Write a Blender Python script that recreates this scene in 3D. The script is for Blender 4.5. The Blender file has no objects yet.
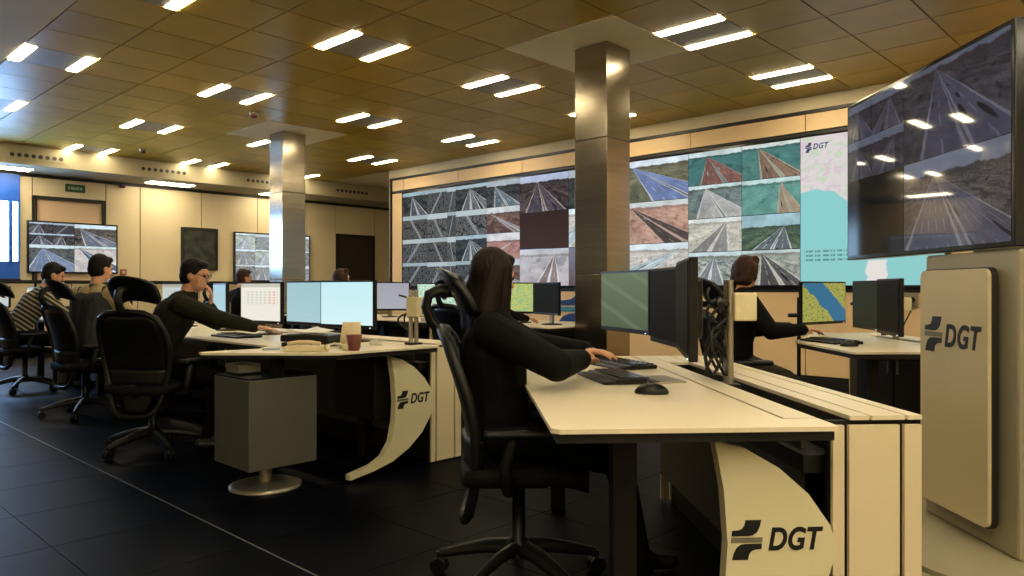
import bpy, bmesh, math, random
import numpy as np
from mathutils import Vector, Matrix, Euler
random.seed(7)
sc = bpy.context.scene
col = sc.collection

# ------------------------------------------------------------------ camera, world, exposure
F_PX = 744.5
CAM_H = 1.10
YAW = 2.3296                      # room axes against the view direction
THETA = math.atan2(math.cos(YAW), math.sin(YAW))   # turn of the room about z
cam_data = bpy.data.cameras.new('camera')
cam_data.sensor_width = 36.0
cam_data.lens = F_PX / 1024 * 36.0
cam_data.clip_end = 100
cam = bpy.data.objects.new('camera', cam_data)
col.objects.link(cam)
cam.location = (0, 0, CAM_H)
cam.rotation_euler = (math.pi / 2, 0, 0)
sc.camera = cam
world = bpy.data.worlds.new('world'); sc.world = world
world.use_nodes = True
world.node_tree.nodes['Background'].inputs[0].default_value = (0.55, 0.75, 1.0, 1)
world.node_tree.nodes['Background'].inputs[1].default_value = 0.02
sc.view_settings.view_transform = 'Standard'
sc.view_settings.look = 'None'
sc.view_settings.gamma = 1.0
sc.view_settings.use_curve_mapping = False
sc.view_settings.exposure = 0.0
TUBE = 37.0            # strength of the ceiling tubes
WINDOW = 22.0          # strength of the daylight in the window panes
SCREEN = 1.0          # strength of the screens

RM = Matrix.Rotation(THETA, 4, 'Z')
def R(a, b, z=0.0):
    return RM @ Vector((a, b, z))
OU, OV, T_ = -5.267, 3.01, 0.6
CZ = 3.257            # ceiling height
B_WALL = 8.41         # video wall plane
A_WALL = -14.1        # wall with the door
A_SOFF = -13.07

# ------------------------------------------------------------------ materials
def new_mat(name):
    m = bpy.data.materials.new(name); m.use_nodes = True
    nt = m.node_tree
    return m, nt, nt.nodes['Principled BSDF']
def mat(name, color, rough=0.5, metal=0.0, noise=0.0, scale=20.0, bump=0.0, spec=0.5, stretch=None, coat=0.0):
    m, nt, p = new_mat(name)
    c = (*color, 1)
    p.inputs['Roughness'].default_value = rough
    p.inputs['Metallic'].default_value = metal
    p.inputs['Specular IOR Level'].default_value = spec
    p.inputs['Coat Weight'].default_value = coat
    p.inputs['Coat Roughness'].default_value = 0.08
    if noise or bump:
        tc = nt.nodes.new('ShaderNodeTexCoord')
        n = nt.nodes.new('ShaderNodeTexNoise'); n.inputs['Scale'].default_value = scale; n.inputs['Detail'].default_value = 4
        if stretch:
            mp = nt.nodes.new('ShaderNodeMapping'); mp.inputs['Scale'].default_value = stretch
            nt.links.new(tc.outputs['Object'], mp.inputs[0]); nt.links.new(mp.outputs[0], n.inputs['Vector'])
        else:
            nt.links.new(tc.outputs['Object'], n.inputs['Vector'])
        if noise:
            r = nt.nodes.new('ShaderNodeValToRGB')
            r.color_ramp.elements[0].position = 0.3; r.color_ramp.elements[1].position = 0.7
            r.color_ramp.elements[0].color = (*[x * (1 - noise) for x in color], 1)
            r.color_ramp.elements[1].color = (*[min(1, x * (1 + noise)) for x in color], 1)
            nt.links.new(n.outputs['Fac'], r.inputs[0]); nt.links.new(r.outputs[0], p.inputs['Base Color'])
        else:
            p.inputs['Base Color'].default_value = c
        if bump:
            b = nt.nodes.new('ShaderNodeBump'); b.inputs['Strength'].default_value = bump; b.inputs['Distance'].default_value = 0.01
            nt.links.new(n.outputs['Fac'], b.inputs['Height']); nt.links.new(b.outputs[0], p.inputs['Normal'])
    else:
        p.inputs['Base Color'].default_value = c
    return m
def emit(name, color, strength):
    m, nt, p = new_mat(name)
    p.inputs['Base Color'].default_value = (*[x * 0.8 for x in color], 1)
    p.inputs['Emission Color'].default_value = (*color, 1)
    p.inputs['Emission Strength'].default_value = strength
    return m

M = {}
M['tile'] = mat('ceiling_tile_wood', (0.50, 0.325, 0.026), 0.38, noise=0.10, scale=2.2, spec=0.35)
M['tile_b'] = mat('ceiling_tile_wood_dark', (0.45, 0.29, 0.023), 0.40, noise=0.10, scale=2.2, spec=0.35)
M['void'] = mat('ceiling_void', (0.03, 0.018, 0.008), 0.9)
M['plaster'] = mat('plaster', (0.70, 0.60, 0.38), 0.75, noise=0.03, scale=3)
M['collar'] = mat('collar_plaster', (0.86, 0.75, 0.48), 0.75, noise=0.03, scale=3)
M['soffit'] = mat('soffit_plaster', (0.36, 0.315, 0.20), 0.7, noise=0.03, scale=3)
M['cream'] = mat('cream_panel', (0.82, 0.68, 0.44), 0.45, noise=0.03, scale=1.5)
M['peach'] = mat('peach_panel', (0.86, 0.61, 0.33), 0.5, noise=0.04, scale=1.5)
M['black_trim'] = mat('black_trim', (0.012, 0.011, 0.010), 0.45)
M['floor'] = mat('floor_vinyl', (0.0016, 0.0021, 0.0046), 0.45, noise=0.30, scale=6, spec=0.04)
M['floor'].node_tree.nodes['Principled BSDF'].inputs['Specular Tint'].default_value = (.40, .62, 1.0, 1)
M['floor_joint'] = mat('floor_joint', (0.004, 0.0045, 0.006), 0.6, spec=.1)
M['desk'] = mat('desk_laminate', (0.86, 0.75, 0.55), 0.34, noise=0.02, scale=3)
M['desk_side'] = mat('desk_side_laminate', (0.80, 0.69, 0.46), 0.4, noise=0.02, scale=3)
M['fin'] = mat('fin_laminate', (0.78, 0.72, 0.47), 0.36, noise=0.02, scale=4)
M['dark'] = mat('dark_laminate', (0.007, 0.006, 0.005), 0.5, spec=.3, noise=0.2, scale=8)
M['perf'] = mat('perforated_steel', (0.10, 0.085, 0.06), 0.5, metal=0.5, noise=0.25, scale=240)
M['grey_box'] = mat('grey_cabinet', (0.10, 0.10, 0.078), 0.45, noise=0.04, scale=5)
M['steel'] = mat('brushed_steel', (0.36, 0.31, 0.235), 0.20, metal=1.0, noise=0.12, scale=3.0, stretch=(0.4, 0.4, 7))
M['steel_dull'] = mat('dull_steel', (0.40, 0.36, 0.28), 0.4, metal=0.8, noise=0.06, scale=20)
M['cream_box'] = mat('bracket_cream', (0.72, 0.64, 0.40), 0.5, noise=0.05, scale=20)
M['black_plastic'] = mat('black_plastic', (0.005, 0.005, 0.0055), 0.38, spec=.35, noise=0.15, scale=60)
M['black_gloss'] = mat('black_gloss', (0.010, 0.011, 0.014), 0.14, noise=0.1, scale=20)
M['chair_mesh'] = mat('chair_mesh', (0.004, 0.004, 0.0045), 0.8, spec=.25, noise=0.3, scale=160, bump=0.2)
M['chair_frame'] = mat('chair_frame', (0.009, 0.009, 0.009), 0.42, spec=.35, noise=0.15, scale=30)
M['leather'] = mat('chair_leather', (0.004, 0.0045, 0.006), 0.35, spec=.4, noise=0.25, scale=50, bump=0.15)
M['cable'] = mat('cable', (0.008, 0.008, 0.008), 0.5, noise=0.1)
M['paper'] = mat('paper', (0.86, 0.80, 0.70), 0.8, noise=0.03, scale=12)
M['card'] = mat('card', (0.70, 0.56, 0.34), 0.8, noise=0.08, scale=16)
M['redbrown'] = mat('red_brown', (0.16, 0.035, 0.022), 0.5, noise=0.15, scale=30)
M['skin'] = mat('skin', (0.60, 0.30, 0.17), 0.5, noise=0.06, scale=30)
M['hair_dark'] = mat('hair_dark', (0.005, 0.0036, 0.0028), 0.6, spec=.2, noise=0.5, scale=30, stretch=(3, 3, 0.4), bump=0.5)
M['hair_brown'] = mat('hair_brown', (0.0085, 0.0042, 0.0024), 0.6, spec=.2, noise=0.55, scale=30, stretch=(3, 3, 0.35), bump=0.6)
M['hair_red'] = mat('hair_red', (0.035, 0.011, 0.0045), 0.55, spec=.25, noise=0.5, scale=30, stretch=(3, 3, 0.4), bump=0.5)
M['coat_black'] = mat('coat_black', (0.0028, 0.0028, 0.0032), 0.85, spec=.15, noise=0.3, scale=25, bump=0.25)
M['coat_green'] = mat('jacket_green', (0.012, 0.0115, 0.005), 0.8, spec=.2, noise=0.3, scale=22, bump=0.3)
M['trousers'] = mat('trousers_dark', (0.003, 0.0033, 0.0045), 0.9, spec=.12, noise=0.3, scale=30, bump=0.2)
M['trousers_olive'] = mat('trousers_olive', (0.045, 0.040, 0.024), 0.85, noise=0.3, scale=30, bump=0.2)
M['jacket_cream'] = mat('jacket_cream', (0.42, 0.33, 0.17), 0.8, noise=0.12, scale=14, bump=0.25)
M['jacket_yoke'] = mat('jacket_yoke', (0.016, 0.016, 0.018), 0.8, noise=0.25, scale=20, bump=0.2)
M['shoe'] = mat('shoe_black', (0.010, 0.009, 0.009), 0.4, noise=0.1)
M['shoe_tan'] = mat('shoe_tan', (0.45, 0.32, 0.15), 0.5, noise=0.1)
M['blue_frame'] = mat('blue_frame', (0.016, 0.13, 0.66), 0.4, noise=0.06, scale=6)
M['totem'] = mat('totem_body', (0.33, 0.29, 0.19), 0.5, noise=0.03, scale=4)
M['totem_panel'] = mat('totem_panel', (0.64, 0.53, 0.31), 0.3, noise=0.03, scale=3)
M['logo_black'] = mat('logo_black', (0.010, 0.010, 0.010), 0.5, noise=0.05)
M['logo_grey'] = mat('logo_grey', (0.19, 0.18, 0.12), 0.5, noise=0.05)
M['logo_blue'] = mat('logo_blue', (0.008, 0.045, 0.20), 0.45, noise=0.05)
M['logo_teal'] = mat('logo_teal', (0.05, 0.24, 0.36), 0.45, noise=0.05)
M['poster'] = mat('poster_dark', (0.045, 0.048, 0.034), 0.25, noise=0.45, scale=7)
M['exit_green'] = mat('exit_green', (0.012, 0.085, 0.035), 0.5, noise=0.05)
M['sign_white'] = mat('sign_white', (0.65, 0.68, 0.50), 0.6, noise=0.03)
M['red_box'] = mat('red_box', (0.35, 0.05, 0.03), 0.5, noise=0.05)
M['purple'] = mat('alarm_purple', (0.12, 0.035, 0.09), 0.4, noise=0.05)
M['door_leaf'] = mat('door_leaf', (0.80, 0.56, 0.36), 0.5, noise=0.03, scale=2)
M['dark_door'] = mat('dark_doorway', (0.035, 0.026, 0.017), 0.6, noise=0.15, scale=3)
M['fixture'] = mat('fixture_tray', (0.30, 0.27, 0.20), 0.5, metal=0.3, noise=0.05, scale=20)
M['white_plastic'] = mat('white_plastic', (0.62, 0.58, 0.46), 0.5, noise=0.03)
M['eye'] = mat('eye', (0.02, 0.012, 0.008), 0.2, noise=0.02)
M['lips'] = mat('lips', (0.42, 0.12, 0.09), 0.5, noise=0.05)
M['tube'] = emit('light_tube', (1.0, 0.86, 0.58), TUBE)
M['pane'] = emit('daylight_pane', (0.34, 0.60, 1.0), WINDOW)

# striped sweater
def stripes_mat():
    m, nt, p = new_mat('striped_sweater')
    tc = nt.nodes.new('ShaderNodeTexCoord'); mp = nt.nodes.new('ShaderNodeMapping')
    mp.inputs['Rotation'].default_value = (0, math.radians(-38), 0)
    w = nt.nodes.new('ShaderNodeTexWave'); w.wave_type = 'BANDS'; w.bands_direction = 'Z'
    w.inputs['Scale'].default_value = 7.5; w.inputs['Distortion'].default_value = 0.6; w.inputs['Detail'].default_value = 1
    r = nt.nodes.new('ShaderNodeValToRGB'); r.color_ramp.interpolation = 'CONSTANT'
    r.color_ramp.elements[0].color = (0.012, 0.012, 0.012, 1)
    r.color_ramp.elements[1].position = 0.62; r.color_ramp.elements[1].color = (0.34, 0.29, 0.18, 1)
    nt.links.new(tc.outputs['Object'], mp.inputs[0]); nt.links.new(mp.outputs[0], w.inputs['Vector'])
    nt.links.new(w.outputs['Fac'], r.inputs[0]); nt.links.new(r.outputs[0], p.inputs['Base Color'])
    p.inputs['Roughness'].default_value = 0.85
    return m
M['stripes'] = stripes_mat()

# ---- node helpers for screen pictures (Generated x = across, z = up)
class NG:
    def __init__(s, name):
        s.m, s.nt, s.p = new_mat(name)
        s.tc = s.nt.nodes.new('ShaderNodeTexCoord')
        sep = s.nt.nodes.new('ShaderNodeSeparateXYZ'); s.nt.links.new(s.tc.outputs['Generated'], sep.inputs[0])
        s.x, s.y = sep.outputs[0], sep.outputs[2]
    def math(s, op, a, b=None, c=None, clamp=False):
        n = s.nt.nodes.new('ShaderNodeMath'); n.operation = op; n.use_clamp = clamp
        for i, v in enumerate((a, b, c)):
            if v is None: continue
            if isinstance(v, (int, float)): n.inputs[i].default_value = v
            else: s.nt.links.new(v, n.inputs[i])
        return n.outputs[0]
    def step(s, v, edge, soft=0.01):                 # 0 below, 1 above
        return s.math('MULTIPLY_ADD', s.math('SUBTRACT', v, edge), 1.0 / soft, 0.5, clamp=True)
    def noise(s, scale, sx=1, sy=1, off=0.0, detail=3):
        mp = s.nt.nodes.new('ShaderNodeMapping'); mp.inputs['Scale'].default_value = (sx, 0.001, sy); mp.inputs['Location'].default_value = (off, off * 0.37, off * 1.7)
        s.nt.links.new(s.tc.outputs['Generated'], mp.inputs[0])
        n = s.nt.nodes.new('ShaderNodeTexNoise'); n.inputs['Scale'].default_value = scale; n.inputs['Detail'].default_value = detail
        s.nt.links.new(mp.outputs[0], n.inputs['Vector'])
        return n.outputs['Fac']
    def mix(s, f, a, b):
        n = s.nt.nodes.new('ShaderNodeMix'); n.data_type = 'RGBA'
        for k, v in ((0, f), (6, a), (7, b)):
            if isinstance(v, (int, float)): n.inputs[k].default_value = v
            elif isinstance(v, tuple): n.inputs[k].default_value = (*v, 1)
            else: s.nt.links.new(v, n.inputs[k])
        return n.outputs[2]
    def finish(s, c, strength, rough=0.3):
        s.p.inputs['Base Color'].default_value = (0.004, 0.004, 0.005, 1)
        s.p.inputs['Roughness'].default_value = rough
        s.p.inputs['Specular IOR Level'].default_value = .04 if rough > .1 else .4
        if isinstance(c, tuple): s.p.inputs['Emission Color'].default_value = (*c, 1)
        else: s.nt.links.new(c, s.p.inputs['Emission Color'])
        s.p.inputs['Emission Strength'].default_value = strength
        return s.m

feed_n = 0
def road_feed(sky, land_a, land_b, road, line=(0.85, 0.85, 0.9), vx=0.4, hz=0.8, c=0.3, w=0.55, lanes=3, strength=1.0, second=None, grain=9.0, bend=None):
    """A traffic camera picture: sky, a band of trees, land, a road with a median running to a vanishing point, lane marks and cars."""
    global feed_n
    feed_n += 1
    g = NG('camera_picture'); off = feed_n * 3.17
    if bend is None: bend = (-.35, .3, .1, -.15)[feed_n % 4]
    wob = g.math('MULTIPLY', g.math('SUBTRACT', g.noise(6, 1.5, 1.5, off + 30), 0.5), 0.03)
    dz = g.math('MAXIMUM', g.math('SUBTRACT', hz, g.y), 0.012)
    q = g.math('DIVIDE', g.math('ADD', g.math('SUBTRACT', g.x, vx), wob), dz)
    q = g.math('ADD', q, g.math('MULTIPLY', g.math('SUBTRACT', g.math('DIVIDE', 0.08, g.math('ADD', dz, 0.05)), 0.2), -bend))
    inv = g.math('DIVIDE', 1.0, g.math('ADD', dz, 0.06))
    def ground_noise(sq, si, sc_, seed, kind='noise'):
        cx = g.nt.nodes.new('ShaderNodeCombineXYZ')
        g.nt.links.new(g.math('MULTIPLY', q, sq), cx.inputs[0]); g.nt.links.new(g.math('MULTIPLY_ADD', inv, si, seed), cx.inputs[1]); cx.inputs[2].default_value = seed
        n = g.nt.nodes.new('ShaderNodeTexNoise'); n.inputs['Scale'].default_value = sc_; n.inputs['Detail'].default_value = 4; n.inputs['Roughness'].default_value = .65
        g.nt.links.new(cx.outputs[0], n.inputs['Vector']); return n.outputs['Fac']
    n1 = g.noise(grain, 1.6, 1.0, off); n2 = g.noise(grain * 5, 1.6, 1.0, off + 5)
    gn = ground_noise(1.0, .5, 2.2, off)
    mixf = g.math('ADD', g.math('MULTIPLY', gn, 0.75), g.math('MULTIPLY', n2, 0.3))
    land = g.mix(g.step(mixf, 0.54, 0.16), land_a, land_b)
    land = g.mix(g.math('MULTIPLY', g.step(n1, 0.62, 0.08), 0.55), land, tuple(k * .35 for k in land_a))
    def roadmask(cc, ww, soft=0.05):
        return g.math('SUBTRACT', 1.0, g.step(g.math('ABSOLUTE', g.math('SUBTRACT', q, cc)), ww, soft))
    def carriage(pic, cc, ww, nl, bright=1.0):
        m = roadmask(cc, ww)
        surf = g.mix(g.math('MULTIPLY_ADD', n2, .6, g.math('MULTIPLY', gn, .5)), tuple(k * .6 * bright for k in road), tuple(min(1, k * 1.5 * bright) for k in road))
        pic = g.mix(m, pic, surf)
        fr = g.math('ABSOLUTE', g.math('SUBTRACT', g.math('FRACT', g.math('DIVIDE', g.math('SUBTRACT', q, cc - ww), 2.0 * ww / nl)), 0.5))
        dash = g.step(g.math('FRACT', g.math('MULTIPLY', inv, 1.7)), .45, .1)
        ln = g.math('MULTIPLY', g.math('MULTIPLY', g.step(fr, 0.455, 0.05), m), dash)
        pic = g.mix(g.math('MULTIPLY', ln, 0.5), pic, line)
        edge = g.math('SUBTRACT', 1.0, g.step(g.math('ABSOLUTE', g.math('SUBTRACT', g.math('ABSOLUTE', g.math('SUBTRACT', q, cc)), ww * 1.02)), 0.022, 0.02))
        pic = g.mix(g.math('MULTIPLY', edge, 0.6), pic, line)
        v = g.nt.nodes.new('ShaderNodeTexVoronoi'); v.inputs['Scale'].default_value = 1.0; v.inputs['Randomness'].default_value = .7
        cx = g.nt.nodes.new('ShaderNodeCombineXYZ'); g.nt.links.new(g.math('MULTIPLY', q, nl / (2 * ww)), cx.inputs[0]); g.nt.links.new(g.math('MULTIPLY_ADD', inv, .9, off + cc), cx.inputs[1]); cx.inputs[2].default_value = off
        g.nt.links.new(cx.outputs[0], v.inputs['Vector'])
        car = g.math('MULTIPLY', g.math('MULTIPLY', g.math('SUBTRACT', 1.0, g.step(v.outputs['Distance'], .20, .06)), m), g.math('SUBTRACT', 1.0, g.step(g.y, hz - .04, .02)))
        return g.mix(g.math('MULTIPLY', car, .85), pic, tuple(k * .15 for k in road) if feed_n % 2 or max(road) < .06 else (0.30, 0.30, 0.32))
    pic = carriage(land, c - w * .53, w * .45, max(2, lanes // 2 + 1))
    pic = carriage(pic, c + w * .53, w * .45, max(2, lanes // 2 + 1), 1.15)
    if second: pic = carriage(pic, second[0], second[1], 2, 1.2)
    # trees and far slopes under the horizon, then the sky
    hzn = g.math('ADD', hz, g.math('MULTIPLY', g.math('SUBTRACT', g.noise(5, 2, 0.01, off + 2), 0.5), 0.10))
    band = g.math('MULTIPLY', g.step(g.y, g.math('ADD', hz - .07, g.math('MULTIPLY', g.math('SUBTRACT', n2, .5), .08)), .03), g.math('SUBTRACT', 1.0, roadmask(c, w)))
    pic = g.mix(g.math('MULTIPLY', band, .75), pic, g.mix(n2, tuple(k * .25 for k in land_a), tuple(k * .8 for k in land_b)))
    pic = g.mix(g.step(g.y, hzn, 0.02), pic, g.mix(n1, sky, tuple(min(1, k * 1.2) for k in sky)))
    tone = g.math('MULTIPLY_ADD', g.noise(3.5, 1.3, 1.0, off + 21), 1.0, 0.5)
    sc_ = g.nt.nodes.new('ShaderNodeVectorMath'); sc_.operation = 'SCALE'
    g.nt.links.new(pic, sc_.inputs[0]); g.nt.links.new(tone, sc_.inputs['Scale'])
    return g.finish(sc_.outputs[0], strength * SCREEN)

def city_feed(a, b, sky, strength=1.0, hz=0.82):
    """A dense town seen from high up: small pale and dark blocks, a wide street, a strip of sky."""
    global feed_n
    feed_n += 1
    g = NG('town_picture'); off = feed_n * 2.3
    n = g.noise(30, 1.6, 1.4, off, 2); n2 = g.noise(8, 1.6, 1, off + 4, 4); n3 = g.noise(60, 1.6, 2.0, off + 7, 1)
    pic = g.mix(g.step(n, 0.52, 0.10), tuple(k * .4 for k in a), b)
    pic = g.mix(g.math('MULTIPLY', g.step(n3, 0.60, 0.05), .7), pic, tuple(min(1, k * 2.0) for k in b))
    pic = g.mix(g.math('MULTIPLY', g.step(n2, 0.55, 0.06), .85), pic, tuple(k * 0.3 for k in a))
    d = g.math('ABSOLUTE', g.math('SUBTRACT', g.math('ADD', g.x, g.math('MULTIPLY', g.y, 0.5 if feed_n % 2 else -0.6)), 0.75 if feed_n % 2 else 0.2))
    wd = g.math('MULTIPLY_ADD', g.math('SUBTRACT', 1.0, g.y), .07, .01)
    pic = g.mix(g.math('MULTIPLY', g.math('SUBTRACT', 1.0, g.step(d, wd, 0.02)), 0.3), pic, tuple(min(1, k * 1.2) for k in b))
    pic = g.mix(g.step(g.math('ADD', g.y, g.math('MULTIPLY', n2, .12)), hz + .06, 0.02), pic, sky)
    return g.finish(pic, strength * SCREEN)

def city_feed(a, b, sky, strength=1.0, hz=0.82):
    """A dense town seen from high up: small pale and dark blocks."""
    global feed_n
    feed_n += 1
    g = NG('town_picture'); off = feed_n * 2.3
    n = g.noise(38, 1.6, 1.2, off, 1); n2 = g.noise(9, 1.6, 1, off + 4)
    pic = g.mix(g.step(n, 0.56, 0.06), a, b)
    pic = g.mix(g.step(n2, 0.58, 0.05), pic, tuple(k * 0.35 for k in a))
    d = g.math('ABSOLUTE', g.math('SUBTRACT', g.math('ADD', g.x, g.math('MULTIPLY', g.y, 0.5 if feed_n % 2 else -0.6)), 0.75 if feed_n % 2 else 0.2))
    pic = g.mix(g.math('MULTIPLY', g.math('SUBTRACT', 1.0, g.step(d, 0.05, 0.02)), 0.6), pic, (0.35, 0.37, 0.40))
    pic = g.mix(g.step(g.y, hz, 0.02), pic, sky)
    return g.finish(pic, strength * SCREEN)

def flat_screen(c1, c2, strength, vertical=True, streak=0.0, rough=.45):
    g = NG('plain_screen')
    n = g.noise(3.0, 1, 1, c1[0] * 9 + c2[1] * 5)
    pic = g.mix(g.math('ADD', g.math('MULTIPLY', g.y if vertical else g.x, 0.7), g.math('MULTIPLY', n, 0.35)), c1, c2)
    if streak:
        d = g.math('ABSOLUTE', g.math('SUBTRACT', g.math('FRACT', g.math('MULTIPLY', g.math('ADD', g.math('MULTIPLY', g.x, 0.55), g.y), 2.2)), 0.5))
        pic = g.mix(g.math('MULTIPLY', g.step(d, 0.40, 0.1), streak), pic, tuple(min(1, k * 1.9) for k in c2))
    return g.finish(pic, strength * SCREEN, rough)

def sheet_screen(strength, warm=True):
    """A white table on a screen: rows of small coloured cells."""
    g = NG('spreadsheet_screen')
    base = (0.90, 0.86, 0.76) if warm else (0.78, 0.86, 0.84)
    row = g.math('FRACT', g.math('MULTIPLY', g.y, 14)); cl = g.math('FRACT', g.math('MULTIPLY', g.x, 9))
    inx = g.math('MULTIPLY', g.step(g.x, 0.1, 0.01), g.math('SUBTRACT', 1.0, g.step(g.x, 0.95, 0.01)))
    iny = g.math('MULTIPLY', g.step(g.y, 0.42, 0.01), g.math('SUBTRACT', 1.0, g.step(g.y, 0.82, 0.01)))
    cell = g.math('MULTIPLY', g.math('MULTIPLY', g.step(row, 0.45, 0.05), g.step(cl, 0.45, 0.05)), g.math('MULTIPLY', inx, iny))
    tint = g.mix(g.step(g.x, 0.72, 0.01), (0.55, 0.58, 0.50), (0.75, 0.32, 0.24))
    pic = g.mix(g.math('MULTIPLY', cell, 0.7), base, tint)
    pic = g.mix(g.step(g.y, 0.90, 0.01), pic, (0.62, 0.60, 0.52))
    return g.finish(pic, strength * SCREEN)

def map_screen(strength):
    g = NG('coast_map_screen')
    n = g.noise(5, 1, 1.4, 1.0); nf = g.noise(22, 1, 1.4, 3.0)
    land = g.mix(g.step(nf, 0.56, 0.1), (0.72, 0.66, 0.66), (0.58, 0.66, 0.52))
    land = g.mix(g.step(g.noise(14, 1, 1.4, 8.0), 0.60, 0.03), land, (0.68, 0.56, 0.62))
    sea = (0.26, 0.62, 0.62)
    k = g.math('ADD', g.math('MULTIPLY', g.math('SUBTRACT', 0.64, g.y), 1.35), g.math('MULTIPLY', g.math('SUBTRACT', n, 0.5), 0.5))
    issea = g.math('MULTIPLY', g.math('SUBTRACT', 1.0, g.step(g.x, g.math('ADD', k, 0.20), 0.01)),
                   g.math('SUBTRACT', 1.0, g.step(g.math('ADD', g.y, g.math('MULTIPLY', n, 0.12)), 0.69, 0.01)))
    pic = g.mix(issea, land, sea)
    pic = g.mix(g.math('SUBTRACT', 1.0, g.step(g.y, 0.25, 0.01)), pic, (0.27, 0.60, 0.60))
    isl = g.math('MULTIPLY', g.math('SUBTRACT', 1.0, g.step(g.math('ABSOLUTE', g.math('SUBTRACT', g.x, 0.56)), g.math('MULTIPLY', n, 0.16), 0.01)), g.math('SUBTRACT', 1.0, g.step(g.y, 0.16, 0.01)))
    pic = g.mix(isl, pic, (0.78, 0.74, 0.70))
    # the table under the map: dashes of dark print
    r = g.math('FRACT', g.math('MULTIPLY', g.y, 34)); w = g.noise(60, 1.0, 0.02, 5.0, 1)
    inb = g.math('MULTIPLY', g.math('MULTIPLY', g.step(g.y, 0.16, 0.005), g.math('SUBTRACT', 1.0, g.step(g.y, 0.235, 0.005))), g.math('MULTIPLY', g.step(g.x, 0.03, 0.01), g.math('SUBTRACT', 1.0, g.step(g.x, 0.42, 0.01))))
    txt = g.math('MULTIPLY', g.math('MULTIPLY', g.step(r, 0.55, 0.1), g.step(w, 0.47, 0.05)), inb)
    pic = g.mix(g.math('MULTIPLY', txt, 0.75), pic, (0.04, 0.16, 0.18))
    return g.finish(pic, strength * SCREEN)

def yellow_map(strength):
    g = NG('harbour_map_screen')
    n = g.noise(4, 1.3, 1, 2.0)
    river = g.math('ABSOLUTE', g.math('SUBTRACT', g.math('ADD', g.x, g.math('MULTIPLY', g.y, 0.75)), g.math('ADD', 0.85, g.math('MULTIPLY', n, 0.25))))
    land = g.mix(g.step(g.noise(18, 1.3, 1, 6.0), 0.57, 0.05), (0.42, 0.40, 0.09), (0.13, 0.22, 0.07))
    pic = g.mix(g.math('SUBTRACT', 1.0, g.step(river, 0.24, 0.02)), land, (0.04, 0.17, 0.30))
    return g.finish(pic, strength * SCREEN)

def green_map(strength, tint):
    g = NG('street_map_screen')
    n = g.noise(9, 1.4, 1, tint[0] * 4)
    ln = g.math('ABSOLUTE', g.math('SUBTRACT', n, 0.5))
    pic = g.mix(g.step(ln, 0.03, 0.02), (0.26, 0.50, 0.30), tint)
    return g.finish(pic, strength * SCREEN)

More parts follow.
